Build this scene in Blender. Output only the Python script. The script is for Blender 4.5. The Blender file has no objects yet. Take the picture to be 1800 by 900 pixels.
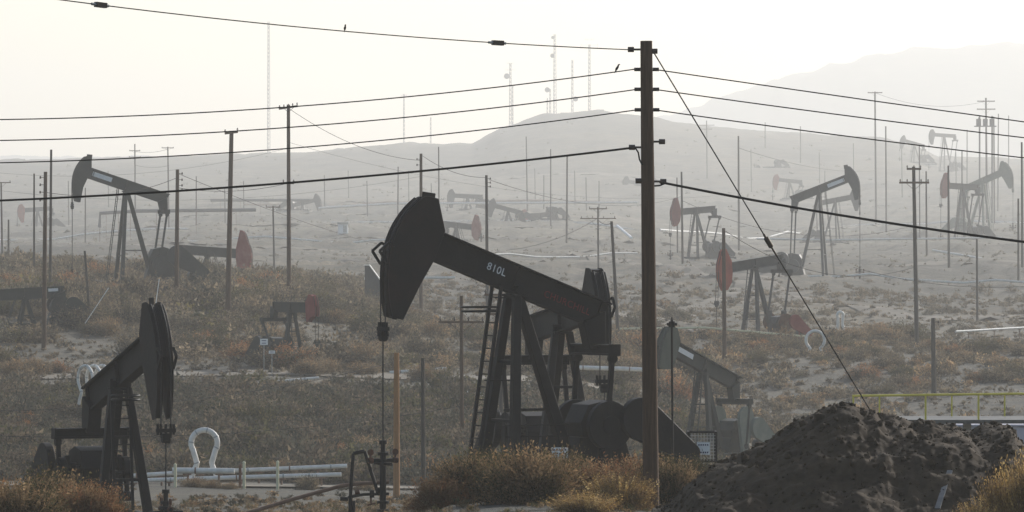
import bpy, math, random
import numpy as np
from mathutils import Vector, Matrix

# ------------------------------------------------------------------ camera, sky, sun, exposure
F = 8563.0                     # focal length in pixels of the 1800 px wide photograph
scene = bpy.context.scene
cam_data = bpy.data.cameras.new('camera')
cam_data.sensor_width = 36.0
cam_data.lens = F / 1800.0 * 36.0
cam_data.clip_start = 0.5
cam_data.clip_end = 40000.0
cam = bpy.data.objects.new('camera', cam_data)
cam.location = (0, 0, 0)
cam.rotation_euler = (math.radians(90), 0, 0)
scene.collection.objects.link(cam)
scene.camera = cam

SUN_EL, SUN_AZ = 24.0, 36.0    # degrees; azimuth clockwise from the view direction (+Y)
world = bpy.data.worlds.new('World')
scene.world = world
world.use_nodes = True
wn = world.node_tree
wn.nodes.clear()
sky = wn.nodes.new('ShaderNodeTexSky')
sky.sky_type = 'NISHITA'
sky.sun_disc = False
sky.sun_elevation = math.radians(SUN_EL)
sky.sun_rotation = math.radians(SUN_AZ)
sky.air_density = 1.0
sky.dust_density = 1.6
sky.ozone_density = 1.0
bg = wn.nodes.new('ShaderNodeBackground')
bg.inputs['Strength'].default_value = 0.11
wo = wn.nodes.new('ShaderNodeOutputWorld')
wn.links.new(sky.outputs[0], bg.inputs[0])
wn.links.new(bg.outputs[0], wo.inputs[0])

sun_data = bpy.data.lights.new('sun', 'SUN')
sun_data.energy = 4.0
sun_data.angle = math.radians(0.6)
sun_data.color = (1.0, 0.975, 0.93)
sun = bpy.data.objects.new('sun', sun_data)
el, az = math.radians(SUN_EL), math.radians(SUN_AZ)
sdir = Vector((math.sin(az) * math.cos(el), math.cos(az) * math.cos(el), math.sin(el)))
sun.rotation_euler = sdir.to_track_quat('Z', 'Y').to_euler()
sun.location = sdir * 200
scene.collection.objects.link(sun)

scene.view_settings.view_transform = 'Standard'
scene.view_settings.look = 'None'
scene.view_settings.exposure = 0.53
scene.view_settings.gamma = 1.0
scene.render.engine = 'CYCLES'
scene.cycles.use_denoising = True
scene.cycles.max_bounces = 6
scene.cycles.diffuse_bounces = 2
scene.cycles.transparent_max_bounces = 8
scene.cycles.volume_bounces = 0
HAZE_DENSITY = 0.00025
HAZE_G = 0.32

random.seed(7)
RNG = np.random.default_rng(11)

# ------------------------------------------------------------------ helpers
def link(o):
    scene.collection.objects.link(o)
    return o

def tag(o, label=None, cat=None, group=None, kind=None):
    if label: o['label'] = label
    if cat: o['category'] = cat
    if group: o['group'] = group
    if kind: o['kind'] = kind
    return o

def empty(name, loc, rz=0.0, s=1.0):
    o = bpy.data.objects.new(name, None)
    o.empty_display_size = 0.5
    o.location = loc
    o.rotation_euler = (0, 0, rz)
    o.scale = (s, s, s)
    return link(o)

RMA = [0, 440, 520, 600, 700, 820, 1000, 1200, 1330, 1500, 3000, 5000, 7000]
RMB = [0, 440, 560, 690, 880, 1150, 1650, 2250, 2650, 3800, 5800, 8000, 9800]
def rm(d):
    """far distances, measured off the picture, stretched to real ones"""
    return float(np.interp(d, RMA, RMB))

def at(px, row, d):
    """the point at distance d metres that stands on the given line of sight"""
    return Vector(((px - 900.0) * d / F, d, -(row - 450.0) * d / F))

class MB:
    """collects simple shapes for ONE mesh object"""
    def __init__(self):
        self.v, self.f, self.s = [], [], []
    def add(self, vs, fs, smooth=False):
        n = len(self.v)
        self.v += [tuple(p) for p in vs]
        self.f += [tuple(i + n for i in f) for f in fs]
        self.s += [smooth] * len(fs)
        return self
    def box(self, c, size, m=None):
        x, y, z = [a / 2.0 for a in size]
        vs = [Vector((sx * x, sy * y, sz * z)) for sz in (-1, 1) for sy in (-1, 1) for sx in (-1, 1)]
        if m is not None: vs = [m @ v for v in vs]
        c = Vector(c)
        vs = [v + c for v in vs]
        return self.add(vs, [(0, 2, 3, 1), (4, 5, 7, 6), (0, 1, 5, 4), (2, 6, 7, 3), (0, 4, 6, 2), (1, 3, 7, 5)])
    def bar(self, a, b, w, h=None, up=(0, 0, 1), w2=None, h2=None):
        """square-section bar from a to b"""
        h = h or w
        a, b = Vector(a), Vector(b)
        t = (b - a).normalized()
        up = Vector(up)
        if abs(t.dot(up)) > 0.98: up = Vector((0, 1, 0))
        s = t.cross(up).normalized(); u = s.cross(t)
        vs = []
        for p, ww, hh in ((a, w, h), (b, w2 or w, h2 or h)):
            for sx, sz in ((-1, -1), (1, -1), (1, 1), (-1, 1)):
                vs.append(p + s * (sx * ww / 2) + u * (sz * hh / 2))
        return self.add(vs, [(0, 1, 2, 3), (7, 6, 5, 4), (0, 4, 5, 1), (1, 5, 6, 2), (2, 6, 7, 3), (3, 7, 4, 0)])
    def tube(self, pts, r, n=8, r2=None, caps=True):
        pts = [Vector(p) for p in pts]
        m = len(pts)
        vs, fs = [], []
        prev = None
        for i, p in enumerate(pts):
            t = (pts[min(i + 1, m - 1)] - pts[max(i - 1, 0)]).normalized()
            ref = prev if prev is not None else (Vector((0, 0, 1)) if abs(t.z) < 0.9 else Vector((1, 0, 0)))
            s = t.cross(ref)
            if s.length < 1e-5: s = t.cross(Vector((0, 1, 0)))
            s.normalize(); u = s.cross(t).normalized(); prev = u
            rr = r if r2 is None else r + (r2 - r) * i / (m - 1)
            for k in range(n):
                a = 2 * math.pi * k / n
                vs.append(p + s * (rr * math.cos(a)) + u * (rr * math.sin(a)))
        for i in range(m - 1):
            for k in range(n):
                a, b = i * n + k, i * n + (k + 1) % n
                fs.append((a, b, b + n, a + n))
        self.add(vs, fs, True)
        if caps:
            self.add(vs[:n], [tuple(range(n))][::1])
            self.add(vs[-n:], [tuple(reversed(range(n)))])
        return self
    def prism(self, poly, y0, y1, fn=lambda x, y, z: (x, y, z)):
        """polygon in the xz plane pushed from y0 to y1"""
        n = len(poly)
        vs = [fn(x, y0, z) for x, z in poly] + [fn(x, y1, z) for x, z in poly]
        fs = [tuple(range(n)), tuple(reversed(range(n, 2 * n)))]
        fs += [(i, i + n, (i + 1) % n + n, (i + 1) % n) for i in range(n)]
        return self.add(vs, fs)
    def disc(self, c, r, y0, y1, n=28, fn=lambda x, y, z: (x, y, z)):
        poly = [(c[0] + r * math.cos(2 * math.pi * k / n), c[1] + r * math.sin(2 * math.pi * k / n)) for k in range(n)]
        return self.prism(poly, y0, y1, fn)
    def build(self, name, mat, parent=None, bevel=0.0):
        me = bpy.data.meshes.new(name)
        me.from_pydata(self.v, [], self.f)
        me.polygons.foreach_set('use_smooth', self.s)
        me.materials.append(mat)
        me.update()
        import bmesh
        bm = bmesh.new(); bm.from_mesh(me)
        bmesh.ops.recalc_face_normals(bm, faces=bm.faces[:])
        bm.to_mesh(me); bm.free()
        o = bpy.data.objects.new(name, me)
        if bevel:
            b = o.modifiers.new('bevel', 'BEVEL'); b.width = bevel; b.segments = 1; b.limit_method = 'ANGLE'
        link(o)
        if parent is not None: o.parent = parent
        return o

def arrays_object(name, V, Fc, mat, C=None, parent=None, nper=3, smooth=False):
    """mesh object straight from numpy arrays"""
    me = bpy.data.meshes.new(name)
    nf = len(Fc)
    me.vertices.add(len(V)); me.vertices.foreach_set('co', V.astype(np.float32).ravel())
    me.loops.add(nf * nper); me.loops.foreach_set('vertex_index', Fc.astype(np.int32).ravel())
    me.polygons.add(nf)
    me.polygons.foreach_set('loop_start', np.arange(0, nf * nper, nper, dtype=np.int32))
    me.polygons.foreach_set('use_smooth', np.full(nf, smooth))
    if C is not None:
        a = me.color_attributes.new('Col', 'FLOAT_COLOR', 'POINT')
        rgba = np.ones((len(V), 4), np.float32); rgba[:, :3] = C
        a.data.foreach_set('color', rgba.ravel())
    me.materials.append(mat)
    me.update(); me.validate()
    o = bpy.data.objects.new(name, me)
    link(o)
    if parent is not None: o.parent = parent
    return o

# ------------------------------------------------------------------ materials
def new_mat(name):
    m = bpy.data.materials.new(name); m.use_nodes = True
    nt = m.node_tree
    for n in list(nt.nodes):
        if n.type != 'OUTPUT_MATERIAL': nt.nodes.remove(n)
    return m, nt, [n for n in nt.nodes if n.type == 'OUTPUT_MATERIAL'][0]

def worn(name, c1, c2, scale=2.0, rough=0.6, metallic=0.0, bump=0.15, lo=0.42, hi=0.68, stretch=(1, 1, 1), c3=None, spec=0.3):
    """paint, wood or metal with patches of wear"""
    m, nt, out = new_mat(name)
    L = nt.links
    tc = nt.nodes.new('ShaderNodeTexCoord')
    mp = nt.nodes.new('ShaderNodeMapping'); mp.inputs['Scale'].default_value = stretch
    L.new(tc.outputs['Object'], mp.inputs['Vector'])
    n1 = nt.nodes.new('ShaderNodeTexNoise'); n1.inputs['Scale'].default_value = scale
    n1.inputs['Detail'].default_value = 8; n1.inputs['Roughness'].default_value = 0.65
    L.new(mp.outputs[0], n1.inputs['Vector'])
    r = nt.nodes.new('ShaderNodeValToRGB')
    r.color_ramp.elements[0].position = lo; r.color_ramp.elements[0].color = (*c1, 1)
    r.color_ramp.elements[1].position = hi; r.color_ramp.elements[1].color = (*c2, 1)
    if c3:
        e = r.color_ramp.elements.new(min(0.98, hi + 0.12)); e.color = (*c3, 1)
    L.new(n1.outputs['Fac'], r.inputs['Fac'])
    b = nt.nodes.new('ShaderNodeBsdfPrincipled')
    b.inputs['Roughness'].default_value = rough; b.inputs['Metallic'].default_value = metallic
    b.inputs['Specular IOR Level'].default_value = spec
    L.new(r.outputs[0], b.inputs['Base Color'])
    n2 = nt.nodes.new('ShaderNodeTexNoise'); n2.inputs['Scale'].default_value = scale * 7
    n2.inputs['Detail'].default_value = 4
    L.new(mp.outputs[0], n2.inputs['Vector'])
    bp = nt.nodes.new('ShaderNodeBump'); bp.inputs['Strength'].default_value = bump; bp.inputs['Distance'].default_value = 0.03
    L.new(n2.outputs['Fac'], bp.inputs['Height']); L.new(bp.outputs[0], b.inputs['Normal'])
    L.new(b.outputs[0], out.inputs['Surface'])
    return m

def foliage_mat(name, trans=0.42):
    m, nt, out = new_mat(name)
    L = nt.links
    a = nt.nodes.new('ShaderNodeVertexColor'); a.layer_name = 'Col'
    d = nt.nodes.new('ShaderNodeBsdfDiffuse'); t = nt.nodes.new('ShaderNodeBsdfTranslucent')
    mx = nt.nodes.new('ShaderNodeMixShader'); mx.inputs[0].default_value = trans
    L.new(a.outputs['Color'], d.inputs['Color']); L.new(a.outputs['Color'], t.inputs['Color'])
    L.new(d.outputs[0], mx.inputs[1]); L.new(t.outputs[0], mx.inputs[2])
    L.new(mx.outputs[0], out.inputs['Surface'])
    return m

def terrain_mat():
    m, nt, out = new_mat('dry_ground')
    L = nt.links
    g = nt.nodes.new('ShaderNodeNewGeometry')
    def noise(scale, detail=8, rough=0.6, stretch=None):
        n = nt.nodes.new('ShaderNodeTexNoise'); n.inputs['Scale'].default_value = scale
        n.inputs['Detail'].default_value = detail; n.inputs['Roughness'].default_value = rough
        src = g.outputs['Position']
        if stretch:
            mp = nt.nodes.new('ShaderNodeMapping'); mp.inputs['Scale'].default_value = stretch
            L.new(src, mp.inputs['Vector']); src = mp.outputs[0]
        L.new(src, n.inputs['Vector'])
        return n.outputs['Fac']
    def ramp(fac, stops):
        r = nt.nodes.new('ShaderNodeValToRGB')
        e = r.color_ramp.elements
        e[0].position, e[0].color = stops[0][0], (*stops[0][1], 1)
        e[1].position, e[1].color = stops[-1][0], (*stops[-1][1], 1)
        for p, c in stops[1:-1]:
            q = e.new(p); q.color = (*c, 1)
        L.new(fac, r.inputs['Fac']); return r.outputs[0]
    base = ramp(noise(0.045, 10, 0.62), [(0.34, (0.072, 0.062, 0.042)), (0.5, (0.100, 0.086, 0.060)), (0.66, (0.138, 0.118, 0.084))])
    grass = ramp(noise(0.5, 8, 0.7), [(0.35, (0.065, 0.058, 0.038)), (0.65, (0.125, 0.098, 0.058))])
    patch = ramp(noise(0.018, 8, 0.7, (1, 0.5, 1)), [(0.45, (0, 0, 0)), (0.58, (1, 1, 1))])
    speck = ramp(noise(0.32, 5, 0.75), [(0.50, (0, 0, 0)), (0.60, (1, 1, 1))])
    mx = nt.nodes.new('ShaderNodeMixRGB'); L.new(patch, mx.inputs[0]); L.new(base, mx.inputs[1]); L.new(grass, mx.inputs[2])
    mx2 = nt.nodes.new('ShaderNodeMixRGB'); L.new(speck, mx2.inputs[0]); L.new(mx.outputs[0], mx2.inputs[1])
    mx2.inputs[2].default_value = (0.06, 0.058, 0.042, 1)
    b = nt.nodes.new('ShaderNodeBsdfPrincipled'); b.inputs['Roughness'].default_value = 0.95
    streak = ramp(noise(0.14, 9, 0.78, (0.35, 0.8, 1.5)), [(0.40, (0.52, 0.54, 0.52)), (0.52, (0.95, 0.95, 0.95)), (0.66, (1.25, 1.22, 1.16))])
    mul = nt.nodes.new('ShaderNodeMixRGB'); mul.blend_type = 'MULTIPLY'; mul.inputs[0].default_value = 1.0
    broad = ramp(noise(0.011, 7, 0.6, (1, 0.45, 2)), [(0.40, (0.66, 0.68, 0.66)), (0.50, (1.0, 1.0, 1.0)), (0.60, (1.28, 1.24, 1.16))])
    mulb = nt.nodes.new('ShaderNodeMixRGB'); mulb.blend_type = 'MULTIPLY'; mulb.inputs[0].default_value = 1.0
    L.new(mx2.outputs[0], mulb.inputs[1]); L.new(broad, mulb.inputs[2])
    L.new(mulb.outputs[0], mul.inputs[1]); L.new(streak, mul.inputs[2])
    L.new(mul.outputs[0], b.inputs['Base Color'])
    bp = nt.nodes.new('ShaderNodeBump'); bp.inputs['Strength'].default_value = 0.9; bp.inputs['Distance'].default_value = 0.7
    L.new(noise(0.6, 10, 0.72), bp.inputs['Height']); L.new(bp.outputs[0], b.inputs['Normal'])
    L.new(b.outputs[0], out.inputs['Surface'])
    return m

M = {}
M['black'] = worn('black_paint', (0.006, 0.0055, 0.0055), (0.013, 0.011, 0.010), 1.3, 0.6, 0.0, 0.2, c3=(0.045, 0.02, 0.013), spec=0.15)
M['blackhead'] = worn('black_paint_rusty', (0.006, 0.0055, 0.0055), (0.020, 0.009, 0.008), 0.9, 0.6, 0.0, 0.2, c3=(0.08, 0.02, 0.014), spec=0.15)
M['darkgreen'] = worn('dark_green_paint', (0.012, 0.018, 0.015), (0.025, 0.030, 0.025), 1.0, 0.6, c3=(0.08, 0.05, 0.03))
M['green'] = worn('green_paint', (0.014, 0.032, 0.022), (0.028, 0.048, 0.034), 1.0, 0.6)
M['palegreen'] = worn('pale_grey_green_paint', (0.13, 0.15, 0.12), (0.19, 0.20, 0.16), 1.2, 0.7)
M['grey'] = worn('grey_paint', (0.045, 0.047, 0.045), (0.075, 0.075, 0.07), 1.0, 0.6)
M['red'] = worn('faded_red_paint', (0.26, 0.055, 0.04), (0.34, 0.12, 0.09), 1.2, 0.7, c3=(0.18, 0.09, 0.07))
M['dullred'] = worn('dull_red_paint', (0.20, 0.03, 0.025), (0.26, 0.05, 0.04), 1.2, 0.7, c3=(0.10, 0.05, 0.04))
M['orange'] = worn('orange_red_paint', (0.38, 0.075, 0.04), (0.26, 0.06, 0.035), 0.8, 0.7, c3=(0.14, 0.06, 0.04))
M['rust'] = worn('rusty_brown_steel', (0.12, 0.045, 0.022), (0.06, 0.03, 0.02), 2.5, 0.85)
M['cable'] = worn('wire_rope', (0.02, 0.02, 0.02), (0.04, 0.038, 0.035), 6, 0.5, 0.6)
M['wire'] = worn('power_wire', (0.012, 0.011, 0.010), (0.022, 0.02, 0.018), 4, 0.9, spec=0.05)
M['wood'] = worn('weathered_pole_wood', (0.075, 0.043, 0.024), (0.12, 0.07, 0.04), 3.5, 0.9, 0.0, 0.6, stretch=(5, 5, 0.35))
M['woodgrey'] = worn('grey_pole_wood', (0.06, 0.05, 0.04), (0.11, 0.09, 0.07), 3.0, 0.95, 0.0, 0.5, stretch=(5, 5, 0.35))
M['woodsunlit'] = worn('sunlit_pole_wood', (0.30, 0.15, 0.06), (0.40, 0.21, 0.09), 3.0, 0.9, 0.0, 0.5, stretch=(5, 5, 0.35))  # pole wood with the orange of the sunlight put into its colour
M['insulator'] = worn('brown_insulator', (0.03, 0.02, 0.016), (0.05, 0.03, 0.02), 8, 0.25)
M['steel'] = worn('galvanised_steel', (0.30, 0.30, 0.29), (0.42, 0.42, 0.40), 3, 0.5, 0.5)
M['tower'] = worn('tower_steel', (0.05, 0.05, 0.05), (0.08, 0.08, 0.078), 1, 0.6)
M['pipe'] = worn('pale_pipe_insulation', (0.58, 0.55, 0.50), (0.72, 0.70, 0.65), 2.2, 0.55, 0.0, 0.3, c3=(0.38, 0.33, 0.28))
M['pipebrown'] = worn('rusty_pipe', (0.16, 0.09, 0.055), (0.24, 0.15, 0.10), 2.2, 0.8)
M['yellow'] = worn('yellow_paint', (0.62, 0.50, 0.06), (0.72, 0.58, 0.10), 2.5, 0.6, c3=(0.40, 0.28, 0.08))
M['cream'] = worn('cream_paint', (0.60, 0.55, 0.36), (0.70, 0.64, 0.42), 3, 0.7)
M['white'] = worn('white_paint', (0.70, 0.70, 0.69), (0.80, 0.80, 0.78), 5, 0.5)
M['whitetext'] = worn('white_lettering', (0.55, 0.55, 0.55), (0.75, 0.75, 0.75), 5, 0.6)
M['redtext'] = worn('red_lettering', (0.13, 0.008, 0.010), (0.20, 0.012, 0.015), 5, 0.6)
M['ink'] = worn('dark_lettering', (0.05, 0.045, 0.09), (0.08, 0.07, 0.12), 5, 0.6)
M['concrete'] = worn('grey_concrete', (0.28, 0.26, 0.23), (0.38, 0.36, 0.32), 1.5, 0.9)
M['lilac'] = worn('pale_lilac_sheet', (0.46, 0.44, 0.50), (0.56, 0.54, 0.60), 0.6, 0.5)
M['bird'] = worn('black_feathers', (0.015, 0.013, 0.013), (0.03, 0.027, 0.025), 20, 0.6)
M['soil'] = worn('dark_damp_soil', (0.032, 0.022, 0.013), (0.075, 0.053, 0.033), 1.0, 0.97, 0.0, 0.8, c3=(0.13, 0.095, 0.06), spec=0.1)
M['road'] = worn('pale_dirt_road', (0.13, 0.112, 0.085), (0.19, 0.16, 0.12), 0.35, 0.95, 0.0, 0.5)
M['board'] = worn('old_board', (0.16, 0.15, 0.14), (0.24, 0.22, 0.20), 3, 0.9)
M['foliage'] = foliage_mat('foliage')
M['ground'] = terrain_mat()

# ------------------------------------------------------------------ terrain
DA = np.array([3, 50, 100, 120, 150, 175, 205, 235, 255, 270, 300, 330, 350, 380, 400, 430, 480, 520, 560, 600, 700, 800, 1000, 1200], float)
DA = np.interp(DA, RMA, RMB)
D12, D15, D30, D50 = rm(1200), rm(1500), rm(3000), rm(5000)
PXA = np.array([0, 450, 720, 800, 900, 1350, 1800], float)
R_ = {  # picture rows of the bare ground at each distance, per anchor column
 0:    [0, 0, 938, 925, 915, 905, 880, 862, 848, 815, 745, 695, 660, 600, 560, 520, 475, 458, 448, 443, 432, 424, 395, 330],
 450:  [0, 0, 938, 925, 920, 905, 880, 862, 850, 820, 755, 695, 655, 615, 575, 520, 490, 484, 478, 460, 435, 415, 372, 335],
 720:  [0, 0, 938, 922, 905, 900, 880, 862, 850, 824, 765, 698, 660, 620, 592, 565, 535, 512, 492, 466, 438, 417, 370, 338],
 800:  [0, 0, 938, 890, 836, 852, 866, 861, 850, 828, 770, 699, 661, 622, 600, 580, 552, 524, 497, 468, 439, 418, 369, 339],
 900:  [0, 0, 938, 885, 832, 850, 866, 860, 850, 830, 775, 700, 662, 625, 605, 590, 560, 530, 500, 470, 440, 418, 368, 340],
 1350: [0, 0, 938, 900, 850, 860, 866, 860, 845, 835, 800, 765, 735, 690, 640, 600, 578, 545, 510, 470, 446, 435, 395, 330],
 1800: [0, 0, 938, 905, 890, 880, 870, 860, 850, 840, 800, 760, 715, 665, 640, 612, 585, 560, 530, 490, 440, 415, 385, 325],
}
ZT = np.zeros((len(PXA), len(DA)))
for i, p in enumerate(PXA):
    r = np.array(R_[int(p)], float)
    ZT[i] = -(r - 450.0) * DA / F
    ZT[i, 0], ZT[i, 1] = -1.7, -3.2
CP = np.array([-900, 0, 200, 460, 560, 620, 700, 830, 855, 880, 960, 1050, 1130, 1200, 1300, 1400, 1540, 1590, 1650, 1800, 2700], float)
CR = np.array([292, 292, 288, 282, 276, 268, 262, 262, 250, 236, 213, 207, 216, 229, 240, 245, 252, 262, 286, 292, 296], float)
MP = np.array([-2000, -500, 0, 460, 620, 900, 1000, 1130, 1200, 1300, 1400, 1500, 1600, 1700, 1800, 2100, 3500], float)
MR = np.array([272, 266, 272, 276, 268, 272, 262, 212, 193, 157, 128, 104, 86, 79, 77, 90, 260], float)

def _hash(ix, iy, seed):
    h = (ix * 374761393 + iy * 668265263 + seed * 974634777) & 0xFFFFFFFF
    h = ((h ^ (h >> 13)) * 1274126177) & 0xFFFFFFFF
    return ((h ^ (h >> 16)) & 0xFFFF) / 65535.0

def vnoise(x, y, seed=0):
    x = np.asarray(x, float); y = np.asarray(y, float)
    ix = np.floor(x).astype(np.int64); iy = np.floor(y).astype(np.int64)
    fx = x - ix; fy = y - iy
    fx = fx * fx * (3 - 2 * fx); fy = fy * fy * (3 - 2 * fy)
    a = _hash(ix, iy, seed); b = _hash(ix + 1, iy, seed); c = _hash(ix, iy + 1, seed); d = _hash(ix + 1, iy + 1, seed)
    return (a * (1 - fx) + b * fx) * (1 - fy) + (c * (1 - fx) + d * fx) * fy - 0.5

def fbm(x, y, octaves=4, seed=0, gain=0.5):
    s = 0; amp = 1.0; f = 1.0
    for o in range(octaves):
        s = s + amp * vnoise(np.asarray(x) * f, np.asarray(y) * f, seed + o * 17)
        amp *= gain; f *= 2.03
    return s

def gz(x, y):
    """height of the ground at (x, y)"""
    x = np.asarray(x, float); y = np.asarray(y, float)
    x, y = np.broadcast_arrays(x, y)
    d = np.clip(y, 3.0, None)
    px = x / d * F + 900.0
    pc = np.clip(px, 0, 1800)
    dd = np.clip(d, DA[0], DA[-1])
    j = np.clip(np.searchsorted(DA, dd) - 1, 0, len(DA) - 2)
    t = (dd - DA[j]) / (DA[j + 1] - DA[j])
    i = np.clip(np.searchsorted(PXA, pc) - 1, 0, len(PXA) - 2)
    u = (pc - PXA[i]) / (PXA[i + 1] - PXA[i]); u = u * u * (3 - 2 * u)
    z = (ZT[i, j] * (1 - t) + ZT[i, j + 1] * t) * (1 - u) + (ZT[i + 1, j] * (1 - t) + ZT[i + 1, j + 1] * t) * u
    # the ridge at 1500 m, the ground behind it, and the mountain at 5000 m
    crest = -(np.interp(px, CP, CR) - 450.0) * D15 / F
    t1 = np.clip((d - D12) / (D15 - D12), 0, 1); s1 = np.sin(t1 * math.pi / 2)
    zc = z * (1 - s1) + crest * s1
    z = np.where(d > D12, zc, z)
    t2 = np.clip((d - D15) / 900.0, 0, 1); t2 = t2 * t2 * (3 - 2 * t2)
    z = np.where(d > D15, crest * (1 - t2) + 12.0 * t2, z)
    mt = -(np.interp(px, MP, MR) - 450.0) * D50 / F
    t3 = np.clip((d - D30) / (D50 - D30), 0, 1); t3 = t3 * t3 * (3 - 2 * t3)
    t4 = np.clip((d - D50) / 1500.0, 0, 1)
    z = np.where(d > D30, 12.0 * (1 - t3) + mt * t3 * (1 - 0.5 * t4 * t4), z)
    amp = np.interp(d, [3, 100, 300, 600, 1200, 2200, 3800, 8000], [0.02, 0.10, 0.35, 0.5, 1.0, 2.0, 4.0, 7.0])
    wl = 18.0
    z = z + amp * fbm(x / wl, y / wl, 4, 3) * np.where(d > 1100, 0.6, 1.0)
    wt = np.clip((d - 600) / 120, 0, 1) * np.clip((D12 + 300 - d) / 500, 0, 1)
    uu = (z + 2.2 * fbm(x / 70.0, y / 110.0, 3, 23)) / 3.4
    fr = uu - np.floor(uu); sm = np.clip((fr - 0.62) / 0.30, 0, 1); sm = sm * sm * (3 - 2 * sm)
    z = z + wt * 0.75 * 3.4 * (0.25 * fr + 0.75 * sm - fr)
    g2 = np.abs(fbm((x + y * 0.6) / 9.0, y / 60.0, 3, 61))
    z = z - np.minimum(g2, 0.3) * np.interp(d, [400, 480, 700, 1600, 3400], [0, 1.6, 2.4, 4.0, 0.0])
    gul = np.abs(fbm(x / 90.0, y / 160.0, 4, 41))
    z = z - np.clip((d - 1300) / 900, 0, 1) * np.minimum(gul, 0.25) * np.interp(d, [1300, 3800, 8000], [2, 14, 45]) * np.where(d > 2500, 0.5, 1)
    return z

def G(px, d):
    """ground height at a column and a real distance"""
    return float(gz((px - 900.0) * d / F, d))

cols = np.concatenate([np.linspace(-5200, -500, 60)[:-1], np.linspace(-500, 2300, 380), np.linspace(2300, 7000, 60)[1:]])
ds = [3.0]
while ds[-1] < 9500: ds.append(ds[-1] * (1.0085 if ds[-1] < 4000 else 1.02))
ds = np.array(ds)
gx = (cols[None, :] - 900) * ds[:, None] / F
gy = np.repeat(ds[:, None], len(cols), 1)
V = np.stack([gx, gy, gz(gx, gy)], -1).reshape(-1, 3)
nr, nc = len(ds), len(cols)
idx = np.arange(nr * nc).reshape(nr, nc)
Fq = np.stack([idx[:-1, :-1], idx[:-1, 1:], idx[1:, 1:], idx[1:, :-1]], -1).reshape(-1, 4)
terrain = arrays_object('ground', V, Fq, M['ground'], nper=4, smooth=True)
tag(terrain, 'dry tan oil field slopes rising to hazy ridges', 'ground', kind='structure')
ZMIN = float(V[:, 2].min()); ZMAX = float(V[:, 2].max())
XMIN, XMAX = float(V[:, 0].min()), float(V[:, 0].max())

def road(pts, width, label):
    """dirt road strip draped over the ground; pts are (column, distance)"""
    pts = [(p, rm(d)) for p, d in pts]
    P = [((p - 900) * d / F, d) for p, d in pts]
    n = 160
    tt = np.linspace(0, len(P) - 1, n)
    xs = np.interp(tt, range(len(P)), [p[0] for p in P]); ys = np.interp(tt, range(len(P)), [p[1] for p in P])
    tx = np.gradient(xs); ty = np.gradient(ys); ln = np.hypot(tx, ty)
    nx, ny = -ty / ln, tx / ln
    k = np.linspace(-0.5, 0.5, 7)
    w = width * (1 + 0.25 * vnoise(tt * 3, tt * 0 + 5, 9))
    X = xs[:, None] + nx[:, None] * k * w[:, None]; Y = ys[:, None] + ny[:, None] * k * w[:, None]
    Z = gz(X, Y) + 0.10
    V = np.stack([X, Y, Z], -1).reshape(-1, 3)
    idx = np.arange(n * 7).reshape(n, 7)
    Fq = np.stack([idx[:-1, :-1], idx[:-1, 1:], idx[1:, 1:], idx[1:, :-1]], -1).reshape(-1, 4)
    o = arrays_object('dirt_road', V, Fq, M['road'], nper=4, smooth=True)
    tag(o, label, 'road', kind='structure')
road([(-200, 246), (300, 243), (700, 241), (1150, 240)], 5, 'pale dirt track beside the white pipes and yellow posts')
road([(-200, 346), (300, 350), (560, 352), (900, 345), (1150, 352)], 6, 'pale dirt terrace above the dark brush bank')
road([(1150, 436), (1400, 452), (1700, 470), (2000, 480)], 7, 'pale dirt pad track in front of the orange headed pumpjack')
road([(-100, 985), (600, 1000), (1100, 990), (1900, 985)], 30, 'broad pale track crossing the far slope')
road([(560, 640), (900, 650), (1300, 645), (1900, 655)], 9, 'pale track below the grey pumpjack on the middle slope')
road([(-100, 620), (250, 640), (560, 640)], 9, 'pale track on the middle slope behind the large pumpjack')
road([(-100, 720), (300, 745), (700, 725), (1150, 735)], 7, 'thin pale track low on the hazy slope at left and centre')
road([(-100, 890), (400, 905), (900, 880), (1300, 900)], 12, 'thin pale track halfway up the hazy slope')
road([(300, 1090), (800, 1110), (1300, 1080), (1900, 1110)], 16, 'thin pale track below the skyline pumpjacks')
road([(640, 1230), (900, 1260), (1250, 1240)], 22, 'faint track under the hill with the masts')
road([(1000, 700), (1250, 600), (1420, 545), (1600, 520), (1900, 530)], 5, 'diagonal track climbing the right slope')
road([(1180, 500), (1300, 560), (1420, 640)], 4, 'short diagonal track behind the orange headed pumpjack')
road([(900, 520), (1100, 500), (1260, 470)], 4, 'short track above the tan pipe rail')
road([(600, 800), (1200, 815), (1900, 830)], 14, 'narrow pale track high on the hazy slope')

# ------------------------------------------------------------------ haze
haze_m = bpy.data.materials.new('haze'); haze_m.use_nodes = True
nt = haze_m.node_tree; nt.nodes.clear()
ho = nt.nodes.new('ShaderNodeOutputMaterial'); pv = nt.nodes.new('ShaderNodeVolumePrincipled')
pv.inputs['Color'].default_value = (0.965, 0.96, 0.935, 1)
pv.inputs['Density'].default_value = HAZE_DENSITY
pv.inputs['Anisotropy'].default_value = HAZE_G
nt.links.new(pv.outputs[0], ho.inputs['Volume'])
hb = MB()
z0, z1 = ZMIN - 1.0, ZMAX + 4.0
hb.box((0.5 * (XMIN + XMAX), 4840.0, 0.5 * (z0 + z1)), (XMAX - XMIN + 60, 9780.0, z1 - z0))
tag(hb.build('haze', haze_m), 'pale haze filling the air over the oil field', 'haze', kind='stuff')

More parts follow.
